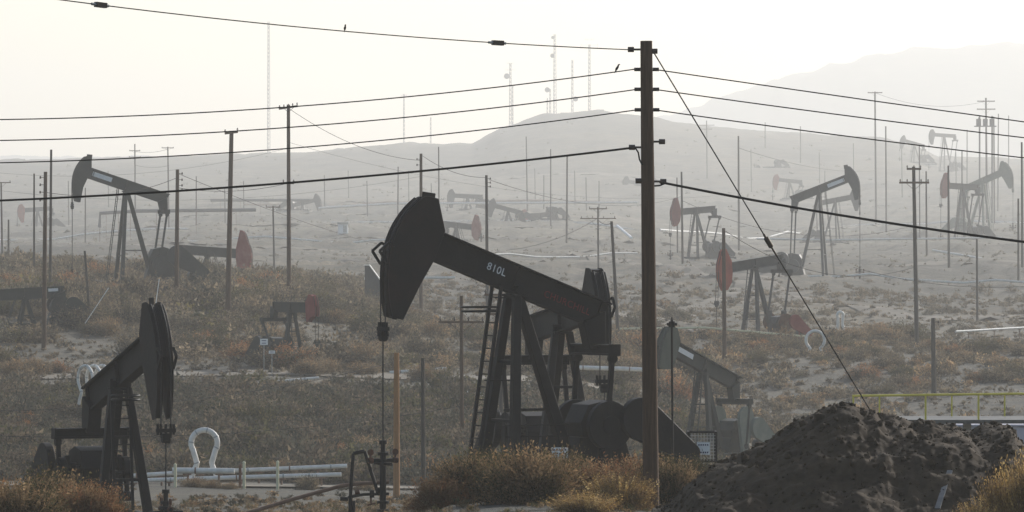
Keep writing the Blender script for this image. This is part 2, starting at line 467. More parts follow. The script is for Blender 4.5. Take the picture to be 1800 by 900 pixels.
# ------------------------------------------------------------------ poles, wires, masts
def wire(pts, r, label, group=None, sag=None, name='power_line', cat='wire', mat='wire', n=28):
    """pts: (column, row, distance); a smooth sagging line through two or three of them"""
    P = [at(p, q, rm(d_)) for p, q, d_ in pts]
    r *= rm(pts[0][2]) / pts[0][2]
    out = []
    if len(P) == 2:
        s = sag if sag is not None else (P[1] - P[0]).length * 0.012
        for i in range(n + 1):
            t = i / n
            q = P[0].lerp(P[1], t); q.z -= 4 * s * t * (1 - t); out.append(q)
    else:
        xs = [p.x for p in P]
        for i in range(n + 1):
            x = xs[0] + (xs[-1] - xs[0]) * i / n
            w = []
            for a in range(3):
                l = 1.0
                for b in range(3):
                    if b != a: l *= (x - xs[b]) / (xs[a] - xs[b])
                w.append(l)
            out.append(Vector((x, sum(w[a] * P[a].y for a in range(3)), sum(w[a] * P[a].z for a in range(3)))))
    m = MB(); m.tube(out, r, 6)
    o = m.build(name, M[mat])
    tag(o, label, cat, group)
    return o

def insulator_mb(p, h=0.16, r=0.06):
    m = MB()
    p = Vector(p)
    m.tube([p, p + Vector((0, 0, h * 0.4))], r * 0.45, 8)
    m.tube([p + Vector((0, 0, h * 0.4)), p + Vector((0, 0, h * 0.62))], r, 8, r2=r * 0.8)
    m.tube([p + Vector((0, 0, h * 0.68)), p + Vector((0, 0, h))], r * 0.8, 8, r2=r * 0.4)
    return m

POLE_GROUP = 'utility poles scattered across the oil field'
def pole(top, base_px, d, label, r=0.15, mat='woodgrey', arms=(), side=(), group=POLE_GROUP, bottom=None, name='utility_pole'):
    """top: (column, row). arms: (row, half width in m, number of insulators). side: (+-1, rows)"""
    k_ = rm(d) / d; d = rm(d); r *= k_; arms = [(a[0], a[1] * k_) + tuple(a[2:]) for a in arms]
    T = at(top[0], top[1], d)
    bx = (base_px - 900.0) * d / F
    zb = float(gz(bx, d)) - 0.5
    root = empty(name, (bx, d, zb + 0.5))
    O = Vector((bx, d, zb + 0.5))
    m = MB()
    tp = T - O
    n = 6
    pts = [Vector((0, 0, -0.5)).lerp(tp, i / n) for i in range(n + 1)]
    m.tube(pts, r, 14, r2=r * 0.72)
    m.build('shaft', M[mat], root)
    def ax(row):
        z = -(row - 450.0) * d / F - O.z
        return Vector((tp.x * z / tp.z if tp.z else 0, 0, z))
    for a in arms:
        row, hw, ni = a[0], a[1], a[2]
        slope = a[3] if len(a) > 3 else 0.0
        c = ax(row); y = -r - 0.05
        ma = MB()
        ma.bar(c + Vector((-hw, y, -slope * hw)), c + Vector((hw, y, slope * hw)), 0.11 * max(1, r / 0.15), 0.13 * max(1, r / 0.15))
        if hw > 0.7:
            for sg in (-1, 1):
                ma.bar(c + Vector((sg * hw * 0.55, y, -0.03)), c + Vector((0, y + 0.03, -hw * 0.5)), 0.035)
        am = ma.build('crossarm', M['wood'], root)
        for k in range(ni):
            f = -1 + 2 * k / (ni - 1) if ni > 1 else 0
            f *= 0.93
            insulator_mb(c + Vector((hw * f, y, 0.06 + slope * hw * f)), 0.26, 0.085).build('insulator', M['insulator'], am)
    for sg, rows in side:
        for row in rows:
            c = ax(row)
            mi = MB()
            mi.bar(c + Vector((sg * r * 0.7, 0, 0)), c + Vector((sg * (r + 0.18), 0, 0.02)), 0.04)
            q = c + Vector((sg * (r + 0.20), 0, -0.09))
            mi.tube([q, q + Vector((0, 0, 0.20))], 0.07, 8, r2=0.05)
            mi.build('insulator', M['insulator'], root)
    tag(root, label, 'utility pole', group)
    return root

# the tall near pole
big = pole((1136, 72), 1145, 118, 'tall thick brown pole beside the large black pumpjack, carrying wires both ways', r=0.205, mat='wood', group=None)
def onpole(row, dx=0.0, dy=0.0):
    o = Vector(big.location); z = -(row - 450.0) * 118 / F - o.z
    T = at(1136, 72, 118) - o
    return Vector((T.x * z / T.z + dx, dy, z))
for row in (122, 157, 193):
    for sg in (-1, 1):
        c = onpole(row); m = MB()
        m.tube([c + Vector((sg * 0.15, 0, 0)), c + Vector((sg * 0.30, 0, 0.0))], 0.045, 8)
        m.build('wire_clamp', M['insulator'], big)
for row, sg, ln in ((87, -1, 0.42), (90, 1, 0.24), (249, 1, 0.40), (259, -1, 0.42), (319, 1, 0.42), (318, -1, 0.27)):
    c = onpole(row); m = MB()
    m.bar(c + Vector((sg * 0.14, 0, 0)), c + Vector((sg * ln, 0, 0)), 0.05)
    m.tube([c + Vector((sg * (ln - 0.12), 0, 0)), c + Vector((sg * (ln + 0.03), 0, 0))], 0.065, 8)
    m.build('bracket', M['insulator'], big)
for pts in ([(1116, 259), (1122, 268), (1124, 280), (1129, 290)], [(1150, 327), (1160, 326), (1170, 322)]):
    m = MB(); o = Vector(big.location)
    m.tube([at(p, q, 117.8) - o for p, q in pts], 0.022, 6)
    m.build('jumper_cable', M['wire'], big)


D0 = 118
wire([(1122, 88, D0), (450, 40, 112), (-120, -32, 106)], 0.014, 'topmost wire sloping up to the left from the pole top, with two dark splice blocks', cat='wire')
for i, (r1, r2, r3, lb) in enumerate(((120, 193, 211, 'upper of three thin wires running left from the tall pole'),
                                      (156, 228, 248, 'middle of three thin wires running left from the tall pole'),
                                      (192, 265, 288, 'lowest of three thin wires running left from the tall pole'))):
    wire([(1127, r1, D0), (480, r2 - 2 if i else 190, 118), (-120, r3, 118)], 0.016, lb, 'wires strung left from the tall pole')
wire([(1118, 259, D0), (500, 322, 119), (-120, 357, 121)], 0.030, 'thick black cable running left across the far pumpjack')
for r1, r2, r3, lb in ((122, 178, 232, 'upper of three thin wires running right from the tall pole'),
                       (157, 210, 257, 'middle of three thin wires running right from the tall pole'),
                       (193, 246, 292, 'lowest of three thin wires running right from the tall pole')):
    wire([(1150, r1, D0), (1540, r2, 119), (1930, r3, 120)], 0.016, lb, 'wires strung right from the tall pole')
wire([(1160, 320, D0), (1500, 382, 114), (1930, 441, 108)], 0.032, 'thick black cable running right and down from the tall pole')
# guy wire down to its anchor behind the soil heap
ga, gb = at(1149, 92, 118), None
dirx = (1530 - 1149) / (722 - 92)
yb = 127.0; rowb = 450 - (G(1612, yb) - 0.1) * F / yb
gb = at(1149 + dirx * (rowb - 92), rowb, yb)
m = MB(); m.tube([ga, gb], 0.016, 6); guy = tag(m.build('guy_wire', M['wire']), 'long taut guy wire slanting from the pole top to the soil heap', 'guy wire')
t = (411 - 92) / (rowb - 92)
for t0, t1_, rr in ((t - 0.008, t + 0.010, 0.065), (t - 0.016, t - 0.008, 0.03), (t + 0.010, t + 0.03, 0.025)):
    m = MB(); m.tube([ga.lerp(gb, t0), ga.lerp(gb, t1_)], rr, 8); m.build('strain_insulator', M['insulator'], guy)
# splice blocks on the top wire
def topwire(px):
    P = [at(1122, 88, D0), at(450, 40, 112), at(-120, -32, 106)]
    for _ in range(1):
        f = lambda x: sum((lambda a: P[a].z * math.prod((x - P[b].x) / (P[a].x - P[b].x) for b in range(3) if b != a))(a) for a in range(3))
        g = lambda x: sum((lambda a: P[a].y * math.prod((x - P[b].x) / (P[a].x - P[b].x) for b in range(3) if b != a))(a) for a in range(3))
    x = (px - 900) * 115 / F
    for _ in range(6): x = (px - 900) * g(x) / F
    return Vector((x, g(x), f(x)))
for px, lb in ((177, 'dark splice block on the top wire near the left edge'), (875, 'dark splice block on the top wire nearer the tall pole')):
    a, b = topwire(px - 9), topwire(px + 9)
    m = MB(); m.bar(a, b, 0.12, 0.115)
    o = m.build('splice_block', M['insulator'])
    m = MB(); m.tube([topwire(px - 16), a], 0.035, 6); m.tube([b, topwire(px + 14)], 0.035, 6); m.build('clamp', M['steel'], o)
    tag(o, lb, 'splice block', 'splice blocks on the top wire')

def bird(p, lean, label, s=1.0):
    m = MB()
    p = Vector(p)
    ring = [(-0.10, 0.010), (-0.03, 0.018), (0.0, 0.036), (0.05, 0.048), (0.10, 0.042), (0.135, 0.026), (0.155, 0.032), (0.18, 0.030), (0.20, 0.012)]
    n = 10; vs, fs = [], []
    for k, (h, r) in enumerate(ring):
        cx = lean * h * 0.55
        for a in range(n):
            an = 2 * math.pi * a / n
            vs.append(p + Vector((cx + r * math.cos(an), r * 0.9 * math.sin(an), h + 0.045)) * 1.0 if False else p + s * Vector((cx + r * math.cos(an), r * 0.9 * math.sin(an), h + 0.045)))
    for k in range(len(ring) - 1):
        for a in range(n):
            fs.append((k * n + a, k * n + (a + 1) % n, (k + 1) * n + (a + 1) % n, (k + 1) * n + a))
    fs.append(tuple(range(n))); fs.append(tuple(range((len(ring) - 1) * n, len(ring) * n)))
    m.add(vs, fs, True)
    hx = lean * 0.11 * s
    m.tube([p + Vector((hx, 0, 0.215 * s)), p + Vector((hx + lean * 0.055 * s, 0, 0.21 * s))], 0.012 * s, 6, r2=0.002)
    for sy in (-0.012, 0.012):
        m.tube([p + Vector((0, sy, -0.005)), p + Vector((0.0, sy, 0.08 * s))], 0.005, 4)
    tag(m.build('bird', M['bird']), label, 'bird')
bird(topwire(606) + Vector((0, 0, 0.012)), 0.25, 'small black bird perched upright on the top wire', 0.62)
bird(at(1083, 125.5, D0) + Vector((0, 0, 0.0)), 0.9, 'small black bird leaning forward on the wire beside the tall pole', 0.75)

pole((90, 263), 88, 430, 'bare leftmost tall grey pole just behind the insulator pole', r=0.14)
pole((80, 302), 77, 372, 'dark pole near the left edge with insulators down its left side', r=0.19, mat='wood', side=((-1, (312, 325, 338, 352)),))
pole((60, 305), 60, 470, 'thin pole left of the two dark poles at the left edge', r=0.11)
pole((2, 320), 4, 600, 'hazy pole cut by the left frame edge with a long crossarm', r=0.13, arms=((321, 1.2, 2),))
pole((15, 386), 15, 560, 'short hazy post at the left edge', r=0.13)
pole((237, 253), 238, 900, 'thin hazy pole with small crossarms above the far left pumpjack', r=0.16, arms=((265, 1.0, 2), (276, 1.1, 2)))
pole((295, 258), 297, 880, 'thin hazy pole with a T shaped top', r=0.16, arms=((260, 1.1, 3),))
pole((312, 298), 310, 425, 'dark pole in front of the far left pumpjack with insulators on its right side', r=0.21, mat='wood', side=((1, (305, 316, 326, 334)),))
pole((407, 230), 400, 405, 'tall dark pole leaning slightly right with a small top arm', r=0.24, mat='wood', arms=((233, 0.55, 2, 0.12),))
pole((507, 184), 508, 440, 'tall brown pole with insulators crowded on its top crossarm', r=0.21, mat='wood', arms=((189, 0.85, 5, 0.15), (322, 0.5, 2)))
pole((740, 270), 740, 470, 'dark pole rising right behind the horse head of the large pumpjack', r=0.19, mat='wood', side=((-1, (280, 290)),))
pole((771, 258), 772, 800, 'thin hazy pole between the horse head and the insulator pole', r=0.14)
pole((855, 308), 857, 470, 'slim dark pole with insulators at its right above the large walking beam', r=0.18, side=((1, (314, 321, 328)),))
pole((700, 293), 699, 900, 'thin hazy pole left of the dark pole behind the horse head', r=0.16)
pole((925, 240), 927, 1000, 'faint thin pole below the hilltop masts, left of the pair', r=0.16)
pole((968, 262), 968, 900, 'faint left pole of the close pair in the centre haze', r=0.15)
pole((997, 273), 996, 780, 'darker right pole of the close pair in the centre haze', r=0.17)
pole((1051, 364), 1052, 600, 'hazy pole with two wide crossarms behind the second pumpjack head', r=0.13, arms=((367, 1.1, 3), (384, 2.2, 4)))
pole((1075, 389), 1088, 420, 'leaning grey pole right of the second pumpjack head', r=0.17)
pole((1198, 302), 1200, 640, 'grey pole standing against the hazy red headed pumpjack', r=0.17)
pole((1190, 312), 1191, 720, 'thinner pole just left of the one by the red headed pumpjack', r=0.12)
pole((1242, 212), 1243, 1250, 'faint pole with short crossarms under the guy wire', r=0.18, arms=((220, 2.0, 3), (227, 1.4, 2)))
pole((1298, 239), 1299, 800, 'hazy bare pole right of the guy wire', r=0.19)
pole((1272, 401), 1274, 395, 'reddish pole standing in front of the orange horse head', r=0.19, mat='wood')
pole((1606, 293), 1612, 440, 'pole with a short and a long crossarm right of the grey pumpjack', r=0.21, mat='woodgrey', arms=((297, 0.65, 3), (321, 1.35, 5)))
pole((1538, 161), 1540, 1000, 'tall faint pole with a T shaped top before the mountain', r=0.22, arms=((163, 1.5, 4),))
pole((1557, 222), 1558, 900, 'bare faint pole right of the tall T topped pole', r=0.17)
pole((1616, 256), 1617, 850, 'thin faint pole just behind the short and long crossarms', r=0.13)
pole((1628, 301), 1629, 700, 'thin grey pole right of the short and long crossarms', r=0.15)
pole((1667, 291), 1668, 640, 'grey pole in front of the hazy red headed pair of pumpjacks', r=0.17)
pole((1691, 265), 1691, 900, 'thin pole between the hazy pumpjacks at the right', r=0.14)
pole((1717, 420), 1718, 520, 'lone mid slope pole under the thick right cable', r=0.14)
pole((1700, 228), 1700, 1200, 'faint thin pole left of the transformer poles', r=0.17)
pole((1733, 172), 1735, 1000, 'hazy pole with two stacked crossarms at the far right', r=0.24, arms=((178, 1.8, 4), (192, 1.9, 3)))
DT = rm(990)
tp = empty('transformer_platform', at(1732, 222, DT), 0, DT / 990)
m = MB(); m.box((0, 0, 0), (4.4, 1.4, 0.2)); m.build('deck', M['tower'], tp)
for k in range(3):
    m = MB(); m.tube([(-1.35 + 1.35 * k, 0, 0.1), (-1.35 + 1.35 * k, 0, 1.5)], 0.5, 12); m.tube([(-1.35 + 1.35 * k, 0, 1.5), (-1.35 + 1.35 * k, 0, 1.8)], 0.08, 6)
    m.build('transformer', M['tower'], tp)
m = MB(); base = Vector(tp.location)
for px in (1722, 1744):
    x = ((px - 900) * DT / F - base.x) * 990 / DT
    m.tube([(x, 0, (G(px, DT) - base.z) * 990 / DT - 0.5), (x, 0, 2.1)], 0.17, 8)
m.build('pole', M['tower'], tp)
tag(tp, 'hazy platform of transformers between two poles at the far right', 'transformer platform')
pole((1747, 205), 1748, 960, 'thin hazy pole right of the transformer platform', r=0.16)
pole((1755, 200), 1754, 1050, 'thinnest of the hazy poles right of the transformer platform', r=0.15)
pole((1773, 203), 1773, 1250, 'very faint pole near the right frame edge', r=0.16)
pole((1796, 250), 1797, 640, 'purplish grey pole at the right frame edge', r=0.17)
pole((1790, 349), 1790, 600, 'short grey post beside the pole at the right frame edge', r=0.15)
pole((1640, 559), 1642, 360, 'short dark post rising behind the yellow railing', r=0.20, mat='woodgrey', side=((1, (566,)),))
pole((697, 620), 697, 215, 'orange lit pole stub right of the polished rod', r=0.16, mat='woodsunlit')
pole((743, 629), 744, 235, 'grey pole stub with one bright edge', r=0.13, mat='woodgrey')
pole((811, 520), 812, 290, 'brown pole with a long orange crossarm under the large walking beam', r=0.14, mat='wood', arms=((566, 1.35, 4),))
pole((880, 512), 881, 300, 'pole with short arms half hidden by the pumpjack ladder', r=0.15, mat='woodgrey', arms=((518, 1.0, 3), (552, 0.95, 2)))
pole((149, 441), 160, 395, 'short leaning grey post below the far left pumpjack', r=0.13)
pole((480, 362), 482, 600, 'thin hazy pole left of the crowded crossarm pole', r=0.13, arms=((364, 0.9, 2),))
pole((1450, 300), 1450, 1150, 'faint thin pole above the grey pumpjack', r=0.15)
pole((345, 310), 345, 900, 'faint thin pole right of the pole with insulators on its right', r=0.14)
pole((150, 330), 150, 800, 'faint thin pole by the far left pumpjack well', r=0.13)
pole((1407, 222), 1407, 1300, 'faint stub pole on the ridge right of the guy wire', r=0.17)
pole((1345, 215), 1345, 1350, 'faint stub pole on the ridge before the mountain', r=0.17)
pole((1053, 318), 1053, 1000, 'faint thin pole above the wide crossarms', r=0.14)
pole((956, 308), 956, 1050, 'faint short pole left of the close pair', r=0.14)

# thin black standpipe by the tall pole
sp = empty('standpipe', at(1181, 820, 150)); sp.location.z = G(1181, 150)
h = at(1181, 566, 150).z - sp.location.z
m = MB(); m.tube([(0.03, 0, -0.3), (0, 0, h)], 0.035, 8); m.build('pipe', M['black'], sp)
m = MB(); m.tube([(0, 0, h - 0.16), (0, 0, h + 0.02)], 0.10, 10); m.tube([(-0.16, 0, h - 0.07), (0.16, 0, h - 0.07)], 0.045, 8); m.tube([(0, 0, h), (0, 0, h + 0.15)], 0.05, 8, r2=0.02)
m.build('valve', M['black'], sp)
tag(sp, 'thin black standpipe with a valve on top right of the tall pole', 'standpipe')

# far distribution wires
for i, (a, b, s, lb) in enumerate((
    ((315, 306, 425), (745, 445, 700), 1.0, 'faint wire falling from the far left insulators to the slope'),
    ((237, 266, 900), (295, 262, 880), 0.6, 'short faint wire joining the two thin poles on the left'),
    ((237, 290, 900), (297, 291, 880), 0.6, 'lower short faint wire joining the two thin poles on the left'),
    ((507, 190, 440), (740, 282, 470), 1.0, 'thin wire from the crowded crossarm down to the dark pole'),
    ((740, 272, 470), (855, 312, 470), 0.6, 'thin wire joining the dark pole and the slim insulator pole'),
    ((890, 440, 560), (1050, 384, 600), 0.8, 'grey wire rising to the wide crossarms from the left'),
    ((1050, 384, 600), (1076, 392, 420), 0.4, 'short grey wire from the wide crossarms to the leaning pole'),
    ((1538, 163, 1000), (1733, 178, 1000), 3.0, 'faint wire from the T topped pole to the stacked crossarms'),
    ((1272, 404, 395), (1606, 470, 430), 2.0, 'sagging wire crossing the slope behind the orange head'),
    ((1500, 470, 520), (1900, 492, 520), 1.5, 'low dark wire crossing the slope at the right'),
    ((-60, 722, 260), (700, 634, 330), 0.9, 'brown wire rising over the dark brush on the left'),
    ((-60, 764, 250), (820, 712, 300), 0.8, 'lower faint wire over the dark brush'),
    ((312, 330, 425), (507, 322, 440), 0.5, 'thin wire from the far left insulators to the crowded crossarm pole'),
    ((80, 338, 372), (312, 312, 425), 0.8, 'thin wire between the two poles with side insulators'),
    ((1298, 260, 800), (1540, 300, 1000), 2.0, 'very faint wire over the grey pumpjack'),
    ((860, 316, 470), (1198, 345, 640), 2.0, 'faint wire passing behind the tall pole'),
    ((-40, 300, 900), (500, 262, 900), 4.0, 'upper faint wire in the left haze'),
    ((-40, 330, 900), (740, 310, 900), 5.0, 'lower faint wire in the left haze'),
    ((507, 250, 900), (1250, 345, 1000), 6.0, 'faint wire sinking across the centre haze'),
    ((1198, 352, 700), (1612, 395, 700), 4.0, 'faint wire in the haze behind the grey pumpjack'))):
    wire([a, b], 0.022 if a[2] < 500 else 0.030, lb, 'thin wires across the field', sag=s, n=20)

def mast(px, row, d, label, w=0.7, extras=(), r=0.09, lattice=True):
    r *= 1.35
    k_ = rm(d) / d; d = rm(d); w *= k_; r *= k_
    extras = [(a, b, c_ * k_, e_ * k_) for a, b, c_, e_ in extras]
    z0 = G(px, d) - 0.5
    root = empty('radio_mast', ((px - 900) * d / F, d, z0 + 0.5))
    h = at(px, row, d).z - root.location.z
    m = MB()
    if lattice:
        c = [Vector((w * math.cos(a), w * math.sin(a), 0)) for a in (0.3, 2.4, 4.5)]
        for q in c: m.bar(q + Vector((0, 0, -0.5)), q * 0.6 + Vector((0, 0, h)), r)
        n = max(4, int(h / 3.2))
        for k in range(n):
            za, zb = h * k / n, h * (k + 1) / n
            for j in range(3):
                sa, sb = 1 - 0.4 * za / h, 1 - 0.4 * zb / h
                m.bar(c[j] * sa + Vector((0, 0, za)), c[(j + 1) % 3] * sb + Vector((0, 0, zb)), r * 0.6)
    else:
        m.tube([(0, 0, -0.5), (0, 0, h)], r * 2, 8, r2=r)
    m.build('tower', M['tower'], root)
    for kind, rw, dx, sz in extras:
        z = at(px, rw, d).z - root.location.z
        m = MB()
        if kind == 'arm':
            m.bar((-sz, 0, z), (sz, 0, z), 0.16)
            for k in (-1, -0.5, 0.5, 1): m.bar((sz * k, 0, z - 0.3), (sz * k, 0, z + 1.3), 0.12)
            m.build('antenna_array', M['tower'], root)
        elif kind == 'dish':
            m.tube([(dx, -0.2, z), (dx, -0.6, z)], sz * 0.5, 14, r2=sz)
            m.bar((0, 0, z), (dx, -0.2, z), 0.12)
            m.build('dish', M['tower'], root)
        elif kind == 'frame':
            for a, b in (((-sz, 0, z), (sz, 0, z)), ((-sz, 0, z + 2.2), (sz, 0, z + 2.2)), ((-sz, 0, z - .8), (-sz, 0, z + 3.2)), ((sz, 0, z - .8), (sz, 0, z + 3.2))):
                m.bar(a, b, 0.16)
            m.build('antenna_array', M['tower'], root)
    tag(root, label, 'radio mast', 'radio masts on the hills')
mast(472, 38, 1540, 'tallest slender mast standing alone on the left', w=0.55)
mast(897, 111, 1520, 'hilltop mast with drum dishes and small arms, left of the others', 0.5, (('arm', 123, 0, 1.6), ('dish', 134, -1.1, 0.9), ('arm', 112, 0, 0.9)))
mast(901, 150, 1530, 'low thin mast beside the mast with drum dishes', 0.3, r=0.07)
mast(975, 60, 1510, 'tall thin hilltop mast left of the framed one', 0.6, (('dish', 98, -0.7, 0.7), ('dish', 66, -0.6, 0.5)))
mast(967, 156, 1512, 'short mast with a panel at the foot of the tall thin mast', 0.35, (('dish', 158, -0.9, 0.8),), r=0.07)
mast(962, 172, 1508, 'shortest thin mast left of the tall thin mast', 0.25, r=0.06)
mast(1006, 105, 1512, 'middle height mast in the hilltop cluster', 0.4, (('dish', 174, 1.0, 0.8),), r=0.08)
mast(1036, 78, 1515, 'hilltop mast topped by a wide rectangular antenna frame', 0.5, (('frame', 84, 0, 2.6), ('arm', 70, 0, 1.3)))
mast(710, 165, 1540, 'thin mast with a tiny crossbar on the left shoulder of the hill', 0.3, (('arm', 168, 0, 0.9),), r=0.07)
mast(757, 206, 1540, 'short faint mast right of the crossbar mast', 0.3, r=0.06)

def hut(px, row, d, size, label, mat='tower', cat='building', name='equipment_hut'):
    k_ = rm(d) / d; d = rm(d); size = [a * k_ for a in size]
    z = G(px, d)
    root = empty(name, ((px - 900) * d / F, d, z))
    w, l, h = size
    m = MB(); m.box((0, 0, h / 2 - 0.3), (w, l, h + 0.6)); m.build('wall', M[mat], root)
    m = MB(); m.prism([(-w / 2 - .3, h), (w / 2 + .3, h), (w / 2 + .1, h + .45), (-w / 2 - .1, h + .45)], -l / 2 - .3, l / 2 + .3); m.build('roof', M['concrete'], root)
    m = MB(); m.box((w * 0.2, -l / 2 - 0.03, min(1.05, h * .45)), (0.9, 0.05, min(2.0, h * .8))); m.build('door', M['steel'], root)
    tag(root, label, cat)
hut(1000, 0, 1506, (5.0, 3.0, 2.6), 'long low equipment hut under the hilltop masts')
hut(1044, 0, 1506, (2.6, 2.4, 2.2), 'small left hut beside the framed mast')
hut(1056, 0, 1507, (1.8, 2.0, 2.9), 'narrow tall hut on the hilltop right of the framed mast')
hut(603, 0, 840, (1.7, 1.6, 1.5), 'small white shed alone on the middle slope', 'white')

# ------------------------------------------------------------------ pumpjacks
def text_mesh(body, size, extrude=0.006):
    cu = bpy.data.curves.new('lettering', 'FONT')
    cu.body = body; cu.size = size; cu.extrude = extrude; cu.align_x = 'CENTER'; cu.align_y = 'CENTER'; cu.space_character = 1.08
    o = bpy.data.objects.new('lettering', cu); link(o)
    dg = bpy.context.evaluated_depsgraph_get()
    me = bpy.data.meshes.new_from_object(o.evaluated_get(dg))
    bpy.data.objects.remove(o)
    return me

def pumpjack(px, row, d, phi, tilt, label, s=1.0, body='black', head=None, weight=None, R=4.5, Lr=3.4, crank=-100, near=False,
             arc=(-35, 16), detail=2, letter=(), drop=3.0, guard='black', belt=True, ladder=True, plate=None, well=True, wlabel=None, wstyle='disc', wscale=1.0, gs=1.0, slim=0.0, base_mat=None, Hmin=None, side=1):
    """px,row: picture position of the beam's pivot; phi: heading of the horse head"""
    s *= rm(d) / d; d = rm(d)
    head = head or body; weight = weight or body; guard = guard if guard != 'black' else body
    piv = at(px, row, d)
    g = float(gz(piv.x, d))
    H = (piv.z - g) / s - 0.5
    if Hmin and H < Hmin: H = Hmin
    g = piv.z - (H + 0.5) * s
    root = empty('pumpjack', (piv.x, d, g), math.radians(phi), s)
    B, HD = M[body], M[head]
    hb_ = H + 0.5
    t = math.radians(tilt); ct, st = math.cos(t), math.sin(t)
    def bt(x, y, z): return (x * ct - z * st, y, x * st + z * ct + hb_)
    bev = 0.012 if near else 0.0
    k = H / 5.0
    # skid
    m = MB()
    for y in (-0.85, 0.85):
        m.box((-2.3, y, 0.24), (8.0, 0.22, 0.04)); m.box((-2.3, y, 0.0), (8.0, 0.22, 0.04)); m.box((-2.3, y, 0.12), (7.99, 0.05, 0.20))
    for x in (1.55, 0.3, -1.6, -2.6, -4.2, -6.1): m.box((x, 0, 0.12), (0.2, 1.6, 0.18))
    m.build('base_frame', M[base_mat] if base_mat else B, root, bev)
    m = MB(); m.box((-2.3, 0, -0.35), (8.8, 2.5, 0.62)); m.build('concrete_pad', M['concrete'], root)
    # samson post
    fl = 0.55 + 0.15 * (k - 1)
    for y in (-1, 1):
        MB().bar((fl, y * 0.95 * min(1.2, k), 0.2), (0.08, y * 0.26, H), 0.30, 0.26, w2=0.24, h2=0.22).build('leg', B, root, bev)
    MB().bar((-1.75 * min(1.25, k), 0.0, 0.2), (-0.10, 0.0, H), 0.34, 0.36, w2=0.26, h2=0.28).build('leg', B, root, bev)
    for f in (0.28, 0.62):
        m = MB()
        yy = 0.95 * min(1.2, k) * (1 - f) + 0.26 * f; xx = fl * (1 - f) + 0.08 * f; zz = 0.2 + (H - 0.2) * f
        m.bar((xx, -yy, zz), (xx, yy, zz), 0.09); m.build('brace', B, root)
    m = MB(); f = 0.34; m.bar((fl * (1 - f), 0, 0.2 + (H - .2) * f), (-1.75 * min(1.25, k) * (1 - f), 0, 0.2 + (H - .2) * f), 0.08)
    m.build('brace', B, root)
    m = MB(); m.box((0, 0, H + 0.02), (0.62, 0.66, 0.08)); m.box((0, 0.24, H + 0.12), (0.34, 0.12, 0.22)); m.box((0, -0.24, H + 0.12), (0.34, 0.12, 0.22))
    m.disc((0, H + 0.16), 0.15, -0.34, 0.34, 14)
    m.build('saddle_bearing', B, root, bev)
    # walking beam (I section)
    m = MB(); x0, x1 = -Lr, 3.45
    hh = 0.46
    x1 += slim; tail = [(x0, hh), (x1, hh), (x1, hh - 0.05), (x0, hh - 0.05)]
    m.prism(tail, -0.19, 0.19, bt)
    m.prism([(x0, -hh + 0.05), (x1, -hh + 0.05), (x1, -hh), (x0 + 0.25, -hh)], -0.19, 0.19, bt)
    m.prism([(x0 + 0.02, hh - 0.05), (x1 - 0.02, hh - 0.05), (x1 - 0.02, -hh + 0.05), (x0 + 0.2, -hh + 0.05)], -0.03, 0.03, bt)
    for x in (x0 + 0.3, 0.0, 2.9):
        m.prism([(x, hh - 0.05), (x + 0.03, hh - 0.05), (x + 0.03, -hh + 0.05), (x, -hh + 0.05)], -0.15, 0.15, bt)
    beam = m.build('walking_beam', B, root, 0)
    for body_t, bx, bz, size, mt in letter:
        me = text_mesh(body_t, size)
        me.materials.append(M[mt])
        o = bpy.data.objects.new('lettering', me); link(o); o.parent = beam
        o.matrix_local = Matrix.Translation(bt(bx, side * 0.037, bz)) @ Matrix.Rotation(-t, 4, 'Y') @ Matrix(((-side, 0, 0, 0), (0, 0, side, 0), (0, 1, 0, 0), (0, 0, 0, 1)))
    if plate:
        mp = MB(); px0, px1, pz0, pz1 = plate
        for sd in (-1, 1): mp.prism([(px0, pz0), (px1, pz0), (px1, pz1), (px0, pz1)], sd * 0.034, sd * 0.06, bt)
        mp.build('name_plate', M['white'], beam)
    # horse head
    a0, a1 = arc
    q = R / 4.5
    n = 18
    def RR(deg):
        u = min(1.0, max(0.0, (deg + 12.0) / 28.0)); return R * (1.0 - 0.075 * u * u)
    def arcp(i, dr=0.0):
        dg = a0 + (a1 - a0) * i / n; r0 = RR(dg) + dr
        return (r0 * math.cos(math.radians(dg)), r0 * math.sin(math.radians(dg)))
    front = [arcp(i) for i in range(n + 1)]
    xb = front[0][0]; xt = front[-1][0]
    prof = front + [(xt - 0.10, front[-1][1] + .10), (xt - 0.25, front[-1][1] + .16), (min(xt - .45, 3.44 * q + slim), front[-1][1] + 0.20), (2.88 * q + slim * 1.3, 0.50), (2.93 * q + slim * 1.3, -0.50), (3.1 * q + slim * 1.1, -1.3 * q), (xb - 0.40, front[0][1] + 0.04)]
    m = MB()
    inner = prof
    for y in (-0.24, 0.20): m.prism(inner, y, y + 0.04, bt)
    def strip(i0, i1, ya, yb, rr):
        vs, fs = [], []
        for i in range(i0, i1 + 1):
            for dr_ in (rr, rr - 0.05):
                qx, qz = arcp(i, dr_)
                for y in (ya, yb): vs.append(bt(qx, y, qz))
        for i in range(i1 - i0):
            a = i * 4
            fs += [(a, a + 1, a + 5, a + 4), (a + 2, a + 6, a + 7, a + 3), (a, a + 4, a + 6, a + 2), (a + 1, a + 3, a + 7, a + 5)]
        fs += [(0, 2, 3, 1), ((i1 - i0) * 4, (i1 - i0) * 4 + 1, (i1 - i0) * 4 + 3, (i1 - i0) * 4 + 2)]
        m.add(vs, fs)
    strip(0, n, -0.27, -0.07, 0.02); strip(0, n, 0.07, 0.27, 0.02); strip(9, n, -0.07, 0.07, 0.0)
    # back plates close the upper half of the box, braces below
    def plank(pa, pb, w=0.20, th=0.03):
        m.bar(bt(pa[0], 0, pa[1]), bt(pb[0], 0, pb[1]), 2 * w, th, up=(1, 0, 0.3))
